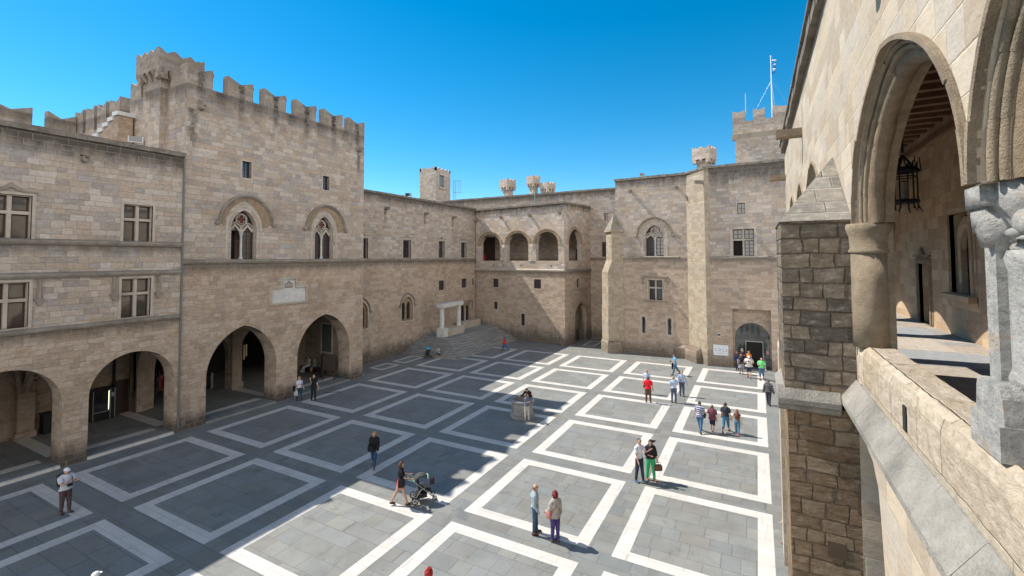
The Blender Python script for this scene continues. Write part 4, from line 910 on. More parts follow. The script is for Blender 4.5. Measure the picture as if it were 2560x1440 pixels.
# second buttress further along the wing
g = G(); bt2 = thing('low_buttress', 'pale low buttress glimpsed behind the great buttress', 'buttress', (0, 0, 0)); g.prism([(.55, 0), (1.39, 0), (1.39, 7.9), (.95, 7.9), (.55, 7.0)], 17.6, 18.6, 'y'); g.put('shaft', M_right, bt2)
coping(GW, -28.1, 9, 15.5, .3, .17, .6)
g = G(); k = 0
g.box(-28.1, 9, -.24, .5, 15.82, 15.9); g.put('eave_slab', M_cope, GW)
def long_spout(y, z, L=.7):
    g = G(); g.prism([(-.13, 0), (-.13, .24), (-.08, .24), (-.08, .1), (.08, .1), (.08, .24), (.13, .24), (.13, 0), (.08, -.05), (-.08, -.05)], 0, -L, 'y'); o = g.put('water_spout', M_soft, GW); o.location = (-y, 0, z)
long_spout(17.7, 14.0, .75); long_spout(27.4, 14.0, .75); long_spout(7.0, 14.0, .75)
# columns
def gcol(yc, mat, style):
    c = G(); x = .19
    if style == 'near':
        s0_, s1_ = -4.82, -4.33
        g = G(); g.box(s0_, s1_, .02, .95, 8.6, 8.84); g.prism([(s0_+.02, 8.84), (s1_-.01, 8.84), (s1_-.03, 9.02), (s1_-.08, 9.1), (s0_+.07, 9.1), (s0_+.04, 9.02)], .05, .92, 'y'); g.put('column_base', mat, GW)
        g = G(); g.lathe([(.33, 9.08), (.33, 9.14), (.31, 9.2), (.31, 9.9), (.33, 9.98), (.31, 10.04)], (-4.50, .48, 0), 28); g.put('column_shaft', mat, GW, True)
        g = G(); g.box(-4.78, -4.60, .13, .5, 9.1, 10.36); g.put('pilaster', mat, GW)
        g = G(); g.lathe([(.29, 10.02), (.31, 10.06), (.29, 10.09), (.31, 10.2), (.36, 10.3), (.40, 10.36), (.40, 10.52)], (-4.53, .5, 0), 22); g.box(-4.84, -4.5, .05, .5, 10.36, 10.52)
        g.prism([(-4.83, 10.36), (-4.56, 10.36), (-4.58, 10.1), (-4.66, 10.06), (-4.74, 10.2), (-4.79, 10.17)], .07, .4, 'y')
        g.ball((-4.33, .19, 10.23), .12, .05, .09, 12, 8).ball((-4.22, .25, 10.27), .07, .05, .05, 10, 6).ball((-4.42, .17, 10.16), .1, .04, .035, 10, 6); g.tube([(-4.5, .19, 10.1), (-4.4, .17, 10.13), (-4.3, .19, 10.12), (-4.2, .24, 10.17)], .018, 6)
        for q_ in range(4): g.ball((-4.18+.03*(q_ % 2), .3+.03*q_, 10.24+.035*(q_//2)), .03, .03, .03, 6, 4)
        g.put('capital', mat, GW, True)
    else:
        g = G(); g.lathe([(.265, 8.58), (.262, 9.1), (.268, 9.12), (.264, 9.6), (.262, 10.05)], (-yc, x, 0), 24); g.put('column_shaft', mat, GW, True)
        g = G(); g.lathe([(.27, 10.05), (.29, 10.07), (.29, 10.1), (.268, 10.13), (.28, 10.32), (.31, 10.40), (.325, 10.46), (.31, 10.52)], (-yc, x, 0), 20); g.put('capital', mat, GW, True)
        G().box(-yc-.32, -yc-.22, .02, .4, 8.6, 10.5).put('pilaster', mat, GW); G().box(-yc-.22, -yc+.2, .3, .44, 8.59, 10.51).put('rear_pilaster', mat, GW)
gcol(4.50, M_mottled, 'near'); gcol(9.1, M_paleR, 'far')
for y in (0.0, 12.98, 17.02, 21.05, 25.1): gcol(y, M_paleR, 'far')
# gallery floor, inner wall, ceiling
G().box(-28, 9, .46, 3.6, 7.55, 7.7).put('gallery_floor', M_galfloor, GW)
for y in (18.2, 13.7, 22.7, 9.2):
    G().box(-y-.9, -y+.9, .9, 3.2, 7.7, 7.704).put('floor_panel', M_galpanel, GW)
iw = [(-21.0, -19.8, 7.72, 9.75), (-17.9, -16.4, 8.95, 11.2), (-26.5, -25.0, 8.95, 11.2), (-13.2, -12.0, 7.72, 9.75), (-9.5, -8, 8.95, 11.2)]
holes_wall('inner_wall', -28.1, 9, 0, 15.3, .5, M_gal_in, GW, [rect(*q) for q in iw], y0=3.6)
for q in iw:
    tall = q[2] < 8
    g = G(); g.band(rect(*q), grow(rect(*q), .16 if not tall else .12), 3.54, 3.7, True).band(grow(rect(*q), .16 if not tall else .12), grow(rect(*q), .3 if not tall else .2), 3.58, 3.66, True)
    o = g.put('doorway' if tall else 'window', M_gal_in if not tall else M_soft, GW)
    if tall:
        G().box(q[0], q[1], 3.85, 3.9, q[2], q[3]).put('door_leaf', M_wood2, o); a_, b_ = q[0]-.2, q[1]+.2; m = (a_+b_)/2
        g = G(); g.band([(a_, 9.98), (m-.2, 9.98), (m, 10.1), (m+.2, 9.98), (b_, 9.98)], [(a_, 10.05), (m-.22, 10.05), (m, 10.3), (m+.22, 10.05), (b_, 10.05)], 3.5, 3.6); g.put('door_hood', M_soft, o)
    else:
        g = G(); a_, b_ = q[0], q[1]; g.band(arch(a_+.35, b_-.35, q[2], 10.2, 10.8), arch(a_+.12, b_-.12, q[2], 10.4, 11.1), 3.72, 3.85); g.box(a_-.3, b_+.3, 3.4, 3.62, q[2]-.18, q[2]-.02); g.put('inner_arch', M_gal_in, o)
        G().box(a_, b_, 3.95, 3.98, q[2], q[3]).put('pane', M_glass, o)
G().box(-28, 9, .46, 3.59, 14.35, 14.45).put('ceiling_boards', M_beam, GW)
y = -27.6; i = 0
while y < 8.5:
    g = G(); g.box(y, y+.2, .46, 3.59, 14.05, 14.34); g.put('ceiling_beam', M_beam, GW); y += .72
G().box(-28, 9, 3.48, 3.598, 13.6, 13.78).put('wall_plate', M_beam, GW)
G().box(-28.1, 9, .1, 9, 15.35, 15.49).put('roof', M_cope, GW)
holes_wall('end_wall', .46, 3.6, 0, 15.3, .5, M_gal_in, GW).matrix_local = Matrix(((0, 1, 0, -28.1), (1, 0, 0, 0), (0, 0, 1, 0), (0, 0, 0, 1)))
holes_wall('end_wall', .0, 3.6, 0, 15.3, .5, M_gal_in, GW).matrix_local = Matrix(((0, 1, 0, 9.0), (1, 0, 0, 0), (0, 0, 1, 0), (0, 0, 0, 1)))
# lantern
LN = thing('hanging_lantern', 'black wrought iron lantern hanging on a chain in the gallery', 'lantern', (3.35, 15.0, 11.3))
g = G(); g.tube([(0, 0, 1.35), (0, 0, 2.75)], .015, 6)
for k in range(22): g.ball((0, 0, 1.4+.06*k), .03, .012 if k % 2 else .03, .035, 6, 4)
g.put('chain', M_iron, LN)
g = G(); R_ = .27
for k in range(6):
    a = pi/3*k; x, y_ = R_*cos(a), R_*sin(a)
    g.tube([(x, y_, -.1), (x, y_, 1.05), (x*1.1, y_*1.1, 1.1)], .018, 6); g.tube([(x*1.3, y_*1.3, .85), (x*1.2, y_*1.2, 1.2)], .012, 4); g.tube([(x, y_, .0), (x*1.3, y_*1.3, -.18)], .012, 4)
    g.tube([(x, y_, .9), (0, 0, 1.3)], .018, 5)
    a2 = pi/3*(k+1); x2, y2 = R_*cos(a2), R_*sin(a2)
    for z in (.06, .12, .72, .95): g.tube([(x, y_, z), (x2, y2, z)], .018, 5)
    for q in range(5):
        t_ = q/5; xx, yy = x+(x2-x)*t_, y_+(y2-y_)*t_; g.ball((xx*1.05, yy*1.05, .88), .05, .05, .06, 6, 4); g.ball((xx*1.05, yy*1.05, .1), .035, .035, .05, 6, 4)
g.put('cage', M_iron, LN); G().lathe([(.02, .05), (.09, .1), (.09, .6), (.02, .65)], (0, 0, 0), 10).put('lamp_glass', flat('frosted_lamp', (.3, .26, .2), .4), LN)

# ---------------- things in the porticoes ----------------
vm = thing('vending_machine', 'drinks vending machine against the portico wall, front glass with bright edge strip', 'vending machine', (-36.45, 12.75, .15), pi/2)
g = G(); g.box(0, 1.15, -.75, 0, 0, 1.9); g.put('cabinet', M_iron, vm); G().box(.08, .82, -.77, -.75, .55, 1.8).put('front_glass', M_glass, vm)
g = G(); g.box(.02, .06, -.78, -.75, .05, 1.85).box(.86, .9, -.78, -.75, .05, 1.85).box(1.08, 1.13, -.78, -.75, .05, 1.85).box(.06, .86, -.78, -.75, .5, .55); g.put('trim', M_metal, vm)
nE = N('lit_strip'); nE.b.inputs['Emission Color'].default_value = (.9, 1, .6, 1); nE.b.inputs['Emission Strength'].default_value = 1.2; nE.fin((.6, .65, .4))
G().box(.78, .81, -.785, -.775, .6, 1.75).put('light_strip', nE.m, vm); G().box(.92, 1.06, -.79, -.77, 1.35, 1.6).put('keypad', flat('pale_keypad', (.3, .42, .45), .5), vm)
g = G(); random.seed(2)
for r_ in range(5):
    for c_ in range(7): g.box(.12+.095*c_, .17+.095*c_, -.74, -.70, .62+.23*r_, .75+.23*r_)
g.put('bottles', flat('bottle_mix', (.12, .1, .1), .4), vm)
dk = thing('wooden_door', 'broad dark wooden double door beside the vending machine', 'door', (-36.49, 13.95, .15), pi/2)
g = G(); g.box(0, .9, -.06, .0, 0, 2.1); g.put('leaf', M_wood2, dk)
bn = thing('bin', 'black square litter bin at the foot of the left portico pier', 'bin', (-36.1, 10.95, .15)); g = G(); g.box(-.3, .3, -.3, .35, 0, 1.05); g.box(-.33, .33, -.33, .38, 1.05, 1.12); g.put('body', M_iron, bn)
sp = thing('wall_light', 'spiky dark wall light on the portico pier in the leftmost arch', 'lamp', (-36.05, 10.05, 3.3))
g = G(); random.seed(4)
for k in range(16): a = random.uniform(-1.4, 1.4); g.tube([(0, 0, 0), (.35*cos(a), .35*sin(a), random.uniform(-.1, .35))], [.03, .015], 4)
g.ball((.1, 0, 0), .12); g.put('prongs', M_iron, sp)
cb = thing('display_cabinet', 'white and black display counter with a small sign in the pointed arch', 'counter', (-37.6, 19.0, .15), pi/2)
g = G(); g.box(0, 1.5, -.5, 0, 0, 1.0); g.put('counter', M_iron, cb); G().box(1.36, 1.5, -.53, -.5, 0, 1.15).put('end_panel', M_pale, cb); G().box(.35, .65, -.515, -.5, .62, .82).put('sign_plate', flat('sign_white', (.6, .6, .6), .5), cb)
for (nm, lab, x, y, rz) in (('goods_rack', 'rack of pink and dark clothes seen through the left arch', -37.0, 16.9, .3), ('goods_rack', 'rack of red and grey souvenirs in the pointed arch', -38.4, 18.2, 1.2)):
    r_ = thing(nm, lab, 'clothes rack', (x, y, .15), rz); g = G(); g.tube([(-.8, 0, 0), (-.8, 0, 1.8), (.8, 0, 1.8), (.8, 0, 0)], .03, 6); g.put('rail', M_metal, r_)
    for k in range(7): gg = G(); gg.prism([(-.22, .7+.1*(k % 3)), (.22, .7+.1*(k % 3)), (.25, 1.55), (.08, 1.74), (-.08, 1.74), (-.25, 1.55)], -.66+.2*k, -.6+.2*k, 'x'); gg.put('garment', (flat('pink_cloth', (.45, .2, .2), .8), M_red, M_darkroom, flat('grey_cloth', (.2, .2, .22), .8))[k % 4], r_)
wl2 = thing('wall_lantern', 'tall pale tube lamps on an iron bracket on the inner pier', 'lamp', (-35.3, 21.6, 2.2))
g = G(); g.tube([(0, 0, 0), (.25, 0, .1), (.3, 0, .5)], .02, 5).tube([(0, 0, .8), (.25, 0, .7)], .02, 5); g.put('bracket', M_iron, wl2); g = G(); g.lathe([(.05, 0), (.05, 1.1)], (.3, 0, .1), 8).lathe([(.05, 0), (.05, .9)], (.42, .1, .35), 8); g.put('tubes', flat('cream_tube', (.7, .62, .35), .5), wl2)
be = thing('bench', 'low dark stone bench along the end wall of the right-hand arch', 'bench', (-35.6, 27.0, .15)); g = G(); g.box(0, 2.7, 0, .55, .35, .45); g.put('seat', M_wood2, be)
for x in (.1, 1.3, 2.4): G().box(x, x+.2, .05, .5, 0, .35).put('leg', M_wood2, be)
bd = thing('information_stand', 'dark free-standing notice board in the right-hand arch', 'notice board', (-31.2, 26.35, .15), radians(35))
g = G(); g.box(-.5, .5, -.04, .04, .75, 1.95); g.put('board', M_wood2, bd)
for x in (-.45, .45): g = G(); g.box(x-.04, x+.04, -.03, .03, 0, .75).box(x-.05, x+.05, -.22, .22, 0, .05); g.put('leg', M_wood, bd)
b2 = thing('information_stand', 'second dark notice board standing behind the first one', 'notice board', (-32.3, 26.6, .15), radians(-50)); g = G(); g.box(-.45, .45, -.04, .04, .8, 1.9).box(-.4, .4, -.1, .1, 0, .8); g.put('board', M_iron, b2)
hb = thing('barrier_rod', 'thin dark metal rod lying in the step beside the couple', 'rod', (-28.3, 24.2, .02)); g = G(); g.tube([(-.35, -.3, 0), (.4, .4, 0)], .025, 5); g.put('rod', M_iron, hb)

# ---------------- people ----------------
SKIN = {}
def skinmat(c):
    if c not in SKIN: SKIN[c] = flat('skin', c, .55, .05)
    return SKIN[c]
CL = {}
def cloth(c, stripe=None, rough=.85):
    key = (c, stripe)
    if key in CL: return CL[key]
    n = N('cloth'); o = n.obj(); a = n.noise(o, 9, 3); b = n.noise(n.scalev(o, 1, 1, .4), 14, 3)
    col = n.mix(n.mp(a, .3, .7), tuple(q*.82 for q in c), tuple(min(1, q*1.12) for q in c))
    if stripe:
        _, _, z = n.sep(o); f = n.m2('FRACT', n.m2('MULTIPLY', z, stripe[3])); col = n.mix(n.m2('GREATER_THAN', f, .5), col, stripe[:3])
    n.bump(b, .02, .8); CL[key] = n.fin(col, rough, .2); return CL[key]
M_hairs = {}
def hairmat(c):
    if c not in M_hairs: M_hairs[c] = flat('hair', c, .6, .35, sc=40)
    return M_hairs[c]
M_eye = flat('eye', (.02, .02, .02), .3); M_lip = flat('lips', (.35, .12, .10), .6)
def capsule(g, a, b, ra, rb, n=10, k=4):
    a, b = Vector(a), Vector(b); d = (b-a); L = d.length; u = d.normalized() if L > 1e-6 else Vector((0, 0, 1)); pts = []; rs = []
    for i in range(k): t = pi/2*(1-i/k); pts.append(a-u*ra*sin(t)); rs.append(max(.004, ra*cos(t)))
    for i in range(5): t = i/4; pts.append(a+d*t); rs.append(ra+(rb-ra)*t)
    for i in range(1, k+1): t = pi/2*i/k; pts.append(b+u*rb*sin(t)); rs.append(max(.004, rb*cos(t)))
    g.tube(pts, rs, n)
def rotx(v, a): return Vector((v[0], v[1]*cos(a)-v[2]*sin(a), v[1]*sin(a)+v[2]*cos(a)))
def person(label, x, y, face, h=1.75, z=0., fat=1.0, sex='m', pose=None, skin=(.55, .33, .23), shirt=(.5, .5, .5), stripe=None, sleeve='short', legs='long', trousers=(.05, .07, .12),
           shoes=(.05, .04, .04), hair=(.05, .03, .02), hairlen='short', hat=None, skirt=None, head=(0, 0), group=None, loose=.0, glasses=False):
    """face: heading in degrees, 0 = +y, positive anticlockwise. pose: legs ((swing,knee),(swing,knee)) degrees, arms ((fwd,out,elbow,inward),..) left then right, lean"""
    P = dict(legs=((0, 0), (0, 0)), arms=((5, 8, 12, 0), (5, 8, 12, 0)), lean=0, spread=.0)
    P.update(pose or {}); k = h/1.75; R = radians
    root = thing('person', label, 'person', (x, y, z), R(face), group)
    f = fat; J = {}
    hip = Vector((0, 0, .93)); sh = 1.43; lean = R(P['lean'])
    def up(v): return hip+rotx(Vector(v)-hip, -lean)       # tilt the trunk forwards
    g = G(); bones = []
    def bone(nm, a, b, ra, rb): capsule(g, a, b, ra, rb); bones.append((nm, Vector(a), Vector(b)))
    fem = sex == 'f'
    # legs
    feet = []
    for sd, (sw, kn) in zip((-1, 1), P['legs']):
        hj = Vector((sd*.095, 0, .90)); th = .44; shn = .42
        d1 = rotx(Vector((sd*P['spread'], 0, -1)).normalized(), R(sw)); kj = hj+d1*th
        d2 = rotx(Vector((sd*P['spread'], 0, -1)).normalized(), R(sw-kn)); aj = kj+d2*shn
        bone('thigh', hj, kj, .092*f*(1.06 if fem else 1), .062*f**.5); bone('shin', kj, aj, .06*f**.5, .042)
        capsule(g, kj+Vector((0, -.018, -.08)), kj+d2*.2, .045, .05)
        pit = R(max(-35, min(25, (sw-kn)*.6))); fd = rotx(Vector((sd*.15, 1, 0)).normalized(), pit)
        bone('foot', aj+Vector((0, 0, -.035))-fd*.03, aj+Vector((0, 0, -.045))+fd*.15, .042, .034); feet.append(min((aj-fd*.03).z-.078, (aj+fd*.15).z-.08))
    # trunk
    g.ball(tuple(hip+Vector((0, -.01, .0))), .165*f**.7*(1.05 if fem else 1), .115*f, .14, 14, 10)
    for (zz, rx, ry) in ((1.02, .145, .10), (1.12, .138 if not fem else .125, .098), (1.24, .16, .112), (1.34, .172 if not fem else .158, .112), (1.41, .155, .09)):
        c = up((0, 0 if zz < 1.3 else -.01, zz)); g.ball(tuple(c), rx*f**.6, ry*f, .11, 14, 8)
    if fem:
        for sd in (-1, 1): g.ball(tuple(up((sd*.07, .075, 1.27))), .065, .06, .06, 8, 6)
    bones.append(('trunk', hip, up((0, 0, 1.42)))); bones.append(('trunk', up((-.1, 0, 1.4)), up((.1, 0, 1.4)))); bones.append(('trunk', hip+Vector((-.07, 0, 0)), hip+Vector((.07, 0, 0))))
    bone('neck', up((0, -.01, 1.44)), up((0, .0, 1.56)), .058, .052)
    # head with brow, nose, jaw and ears
    yaw, pit = R(head[0]), R(head[1]); hc = up((0, .015, 1.645)); HM = Matrix.Rotation(yaw, 3, 'Z') @ Matrix.Rotation(pit, 3, 'X')
    def hp(v): return hc+HM @ Vector(v)
    hv = G(); hv.ball((0, 0, 0), .076, .096, .115, 16, 12, lambda q: 1-.06*max(0, -q.z)*max(0, -q.y)); hv.ball((0, .035, -.06), .05, .052, .052, 10, 8); hv.ball((0, .085, -.095), .022, .02, .02, 8, 6)
    capsule(hv, (0, .092, .012), (0, .112, -.022), .011, .017, 8); hv.ball((0, .08, .03), .055, .018, .012, 10, 6)
    for sd in (-1, 1): hv.ball((sd*.078, -.005, -.012), .014, .024, .034, 8, 6)
    g.add([hp(v) for v in hv.v], hv.f); bones.append(('head', hp((0, 0, -.05)), hp((0, 0, .06))))
    # arms
    hands = []
    for sd, (fw, out, el, inn) in zip((-1, 1), P['arms']):
        S = up((sd*(.185 if not fem else .165)*f**.4, -.01, sh-.03)); d = Vector((sd*sin(R(out)), 0, -cos(R(out)))); d = rotx(d, R(fw))
        E_ = S+d*.28; pl = rotx(Vector((sd*sin(R(out)), 0, -cos(R(out)))), R(fw+el)); pl = Matrix.Rotation(sd*R(inn), 3, 'Z') @ pl
        W_ = E_+pl*.25; bone('upperarm', S, E_, .052*f**.5*(.88 if fem else 1), .041*(.9 if fem else 1)); bone('forearm', E_, W_, .04*(.9 if fem else 1), .027); hands.append((W_, pl.normalized(), sd))
    me = bpy.data.meshes.new('t'); me.from_pydata([tuple(Vector(v)*k) for v in g.v], [], g.f); tmp = bpy.data.objects.new('t', me); COL.objects.link(tmp)
    rm = tmp.modifiers.new('r', 'REMESH'); rm.mode = 'VOXEL'; rm.voxel_size = .0165*k
    sm_ = tmp.modifiers.new('s', 'SMOOTH'); sm_.factor = .5; sm_.iterations = 2
    dg = bpy.context.evaluated_depsgraph_get(); ev = bpy.data.meshes.new_from_object(tmp.evaluated_get(dg)); bpy.data.objects.remove(tmp)
    vs = [v.co.copy() for v in ev.vertices]; fs = [tuple(p.vertices) for p in ev.polygons]; nr = [v.normal.copy() for v in ev.vertices]
    dz = -min(feet)*k
    if P.get('seat') is not None: dz = (P['seat']-(.90-.115)*k)
    def near(c):
        best = None; c = c/k
        for nm, a, b in bones:
            d = b-a; t = max(0, min(1, (c-a).dot(d)/max(1e-9, d.length_squared))); r = (c-a-d*t).length
            if nm == 'trunk': r -= .09
            if nm in ('thigh',): r -= .03
            if nm == 'head': r -= .06
            if best is None or r < best[0]: best = (r, nm, t)
        return best
    tags = []
    for p in fs:
        c = sum((vs[i] for i in p), Vector())/len(p); r, nm, t = near(c); zc = c.z/k
        tags.append((nm, t, zc, c/k))
    fsn, fvs = list(fs), list(vs)
    hg = G()
    curl = P.get('curl', .5)
    for (W_, d, sd) in hands:      # palm, four unequal fingers and a thumb
        side = d.cross(Vector((0, 1, .2))).normalized() if abs(d.y) < .9 else Vector((1, 0, 0)); pn = d.cross(side).normalized()
        capsule(hg, W_-d*.01, W_+d*.075, .024, .034, 8, 3)
        for i, L in enumerate((.072, .082, .077, .06)):
            o_ = side*(-.027+.018*i); a = W_+d*.085+o_; b = a+(d*cos(curl*.5)+pn*sin(curl*.5)*sd)*L*.5; c_ = b+(d*cos(curl*1.4)+pn*sin(curl*1.4)*sd)*L*.5
            hg.tube([a-d*.02, a, b, c_], [.0095, .0095, .0085, .0065], 6)
        a = W_+d*.03-side*.026; hg.tube([a, a+(d-side*.9).normalized()*.03, a+(d-side*.55).normalized()*.062], [.012, .011, .008], 6)
    base = len(fvs); fvs += [Vector(v)*k for v in hg.v]; fsn += [tuple(base+i for i in q) for q in hg.f]
    off = Vector((0, 0, dz))
    body = link('body', [tuple(v+off) for v in fvs], fsn, skinmat(skin), root, True)
    def shell(name, sel, mat, d, flare=None, seed=0):
        idx = {}; nv = []; nf = []
        for p, tg in zip(fs, tags):
            if not sel(*tg): continue
            q = []
            for i in p:
                if i not in idx:
                    idx[i] = len(nv); v = vs[i]; dd = d*(1+.45*mn.noise(v*9+Vector((seed, 0, 0))))
                    vv = v+nr[i]*dd
                    if flare: vv = flare(vv, nr[i])
                    nv.append(tuple(vv+off))
                q.append(idx[i])
            nf.append(tuple(q))
        if not nf: return None
        return link(name, nv, nf, mat, root, True)
    waist = 1.0 if not fem else 1.02; hem = P.get('hem', .93)
    sl = {'none': -.1, 'short': .72, 'long': 2.0, 'three': 1.4}[sleeve]
    def is_shirt(nm, t, z_, c):
        if nm == 'trunk': return z_ > hem-(0 if P['lean'] < 30 else .2)
        if nm == 'thigh': return False
        if nm == 'neck': return t < .25
        if nm == 'upperarm': return t < sl
        if nm == 'forearm': return t < sl-1 or sl > 1.9
        return False
    ll = {'long': 2., 'short': .95, 'capri': 1.55, 'tiny': .38, 'skirt': 0}[legs]
    def is_tr(nm, t, z_, c):
        if nm == 'trunk': return z_ < hem+.06
        if nm == 'thigh': return t < ll
        if nm == 'shin': return t < ll-1 and t < .97
        return False
    lo_ = loose+.012
    def flare(v, n_):
        zz = v.z/k
        if zz < 1.25: q = 1+loose*1.6*min(.3, 1.25-zz); return Vector((v.x*q, v.y*q, v.z))
        return v
    shell('trousers', is_tr, cloth(trousers), .011+(.006 if legs != 'tiny' else 0), None, 3)
    shell('shirt', is_shirt, cloth(shirt, stripe), .018+lo_*.5, flare, 5)
    if skirt: # worn skirt: cone around the hips
        g_ = G(); L_ = skirt[1]; cx = hip.x; pr = [(.175, 1.04), (.20, .92), (.215+.12*L_, .95-L_)]
        g_.v = []; nn = 24
        for (r_, zz) in pr:
            for j in range(nn): a = 2*pi*j/nn; q = 1+.06*sin(a*7)*(1 if zz < .9 else 0); g_.v.append((cos(a)*r_*q*k, sin(a)*r_*.8*q*k, zz*k+dz))
        g_.f = [(i*nn+j, i*nn+(j+1) % nn, (i+1)*nn+(j+1) % nn, (i+1)*nn+j) for i in range(2) for j in range(nn)]
        g_.put('skirt', cloth(skirt[0]), root, True)
    if shoes: shell('shoe', lambda nm, t, z_, c: nm == 'foot' and c.x < 0, cloth(shoes), .009); shell('shoe', lambda nm, t, z_, c: nm == 'foot' and c.x >= 0, cloth(shoes), .009)
    inv = HM.transposed()
    def hair_sel(nm, t, z_, c):
        if nm not in ('head', 'neck'): return False
        q = inv @ (c-hc)
        if hairlen == 'bald': return q.z < .03 and q.z > -.05 and q.y < -.01
        if hairlen == 'receding': return q.z > -.04 and q.y < .03-.5*max(0, q.z-.03)*0 and (q.y < .0 or q.z > .04)
        lim = -.07 if hairlen == 'short' else -.12
        return (q.y < -.005 and q.z > lim) or (q.z > .055)
    if hair: hr = shell('hair', hair_sel, hairmat(hair), .013 if hairlen in ('bald', 'receding', 'short') else .024)
    if hairlen in ('long', 'pony', 'bob', 'curly') and hair:
        g_ = G()
        for i in range(14):
            a = pi*(1.05+.9*i/13); r_ = .075
            if hairlen == 'long': pts = [hp((cos(a)*r_, sin(a)*.085, .06)), hp((cos(a)*r_*1.2, sin(a)*.11, -.06)), hp((cos(a)*r_*1.3, sin(a)*.12-.02, -.2)), hp((cos(a)*r_*1.1, sin(a)*.1-.05, -.33))]
            elif hairlen == 'pony': pts = [hp((0, -.09, .03)), hp((-.02-.003*i, -.13, .01+.003*i)), hp((-.10-.007*i, -.16, -.03+.006*i)), hp((-.2-.006*i, -.15, -.07+.011*i))]
            elif hairlen == 'bob': pts = [hp((cos(a)*r_, sin(a)*.09, .06)), hp((cos(a)*r_*1.25, sin(a)*.11, -.04)), hp((cos(a)*r_*1.2, sin(a)*.1, -.12))]
            else: pts = [hp((cos(a)*r_, sin(a)*.09, .07)), hp((cos(a)*r_*1.35, sin(a)*.12, .0)), hp((cos(a)*r_*1.2, sin(a)*.1, -.08))]
            pts = [p*k+off for p in pts]; m_ = len(pts)
            g_.tube(pts, [.022*k, .026*k, .024*k, .01*k][:m_] if hairlen != 'pony' else [.014, .01, .006, .002], 5)
        if hairlen == 'curly':
            random.seed(9)
            for i in range(90):
                a, b = random.uniform(0, 2*pi), random.uniform(-.5, 1.5); q = Vector((cos(a)*cos(b)*.09, sin(a)*cos(b)*.10-.015, sin(b)*.12))
                if q.y > .05 and q.z < .05: continue
                g_.ball(tuple(hp(q*random.uniform(.98, 1.12))*k+off), random.uniform(.014, .026), n=6, m=4)
        g_.put('hair_locks', hairmat(hair), root, True)
    for sd in (-1, 1):
        if glasses: continue
        e_ = G(); e_.ball(tuple(hp((sd*.03, .088, .018))*k+off), .009, n=6, m=4); e_.put('eye', M_eye, root, True)
    if glasses:
        e_ = G()
        for sd in (-1, 1): e_.ball(tuple(hp((sd*.033, .095, .018))*k+off), .026, .012, .02, 8, 5); e_.tube([hp((sd*.06, .09, .02))*k+off, hp((sd*.085, .0, .02))*k+off], .004, 4)
        e_.put('sunglasses', M_eye, root, True)
    e_ = G(); e_.ball(tuple(hp((0, .093, -.058))*k+off), .022, .006, .007, 8, 4); e_.put('lips', M_lip, root, True)
    if hat:
        g_ = G(); hv = G(); hv.ball((0, -.005, .05), .094, .108, .085, 16, 8); hv.v = [(a, b, max(c, .035)) for a, b, c in hv.v]
        g_.add([hp(v)*k+off for v in hv.v], hv.f); hv = G()
        pts = [(-.075, .06, .045), (-.07, .13, .03), (-.035, .17, .022), (.035, .17, .022), (.07, .13, .03), (.075, .06, .045)]
        hv.v = [tuple(p) for p in pts]+[(a, b, c+.012) for a, b, c in pts]; n_ = 6; hv.f = [tuple(range(n_)), tuple(range(n_, 2*n_))[::-1]]+[(i, (i+1) % n_, (i+1) % n_+n_, i+n_) for i in range(n_)]
        g_.add([hp(v)*k+off for v in hv.v], hv.f); g_.put('cap', cloth(hat), root, False)
    root['hand0'] = 0
    M_ = Matrix.Translation((x, y, z)) @ Matrix.Rotation(R(face), 4, 'Z')
    del root['hand0']
    return dict(root=root, M=M_, k=k, off=off, hand=[M_ @ ((h_[0]+h_[1]*.07)*k+off) for h_ in hands], sh=[M_ @ (up((sd*.11, 0, 1.49))*k+off) for sd in (-1, 1)], hc=M_ @ (hc*k+off),
                at=lambda v: M_ @ (up(v)*k+off))
def sac(name, label, cat, c, size, rz, col, strap=None, handle=True, mat=None):
    """soft bag with rounded sides, flap, handle; strap = list of world points"""
    t = thing(name, label, cat, tuple(c), rz); mat = mat or cloth(col, None, .6); a, b, h_ = size
    g = G(); n_ = 16
    vs = []
    for i in range(7):
        z_ = -h_/2+h_*i/6; q = 1-.25*(abs(i-2.3)/3.7)**2
        for j in range(n_):
            an = 2*pi*j/n_; cx = abs(cos(an))**.5*(1 if cos(an) > 0 else -1); cy = abs(sin(an))**.6*(1 if sin(an) > 0 else -1); vs.append((cx*a/2*q, cy*b/2*q, z_))
    g.add(vs, [(i*n_+j, i*n_+(j+1) % n_, (i+1)*n_+(j+1) % n_, (i+1)*n_+j) for i in range(6) for j in range(n_)]+[tuple(range(n_))[::-1], tuple(6*n_+j for j in range(n_))]); g.put('body', mat, t, True)
    g = G(); g.box(-a*.42, a*.42, -b*.55, -b*.2, -h_*.05, h_*.4); g.put('flap', mat, t)
    if handle: g = G(); g.tube([(-a*.3, 0, h_*.45), (-a*.25, 0, h_*.45+.1), (a*.25, 0, h_*.45+.1), (a*.3, 0, h_*.45)], .01, 5); g.put('handle', mat, t)
    if strap:
        Mi = (Matrix.Translation(c) @ Matrix.Rotation(rz, 4, 'Z')).inverted(); g = G(); g.tube([Mi @ Vector(p) for p in strap], .014, 6, flat=.5); g.put('strap', mat, t)
    return t
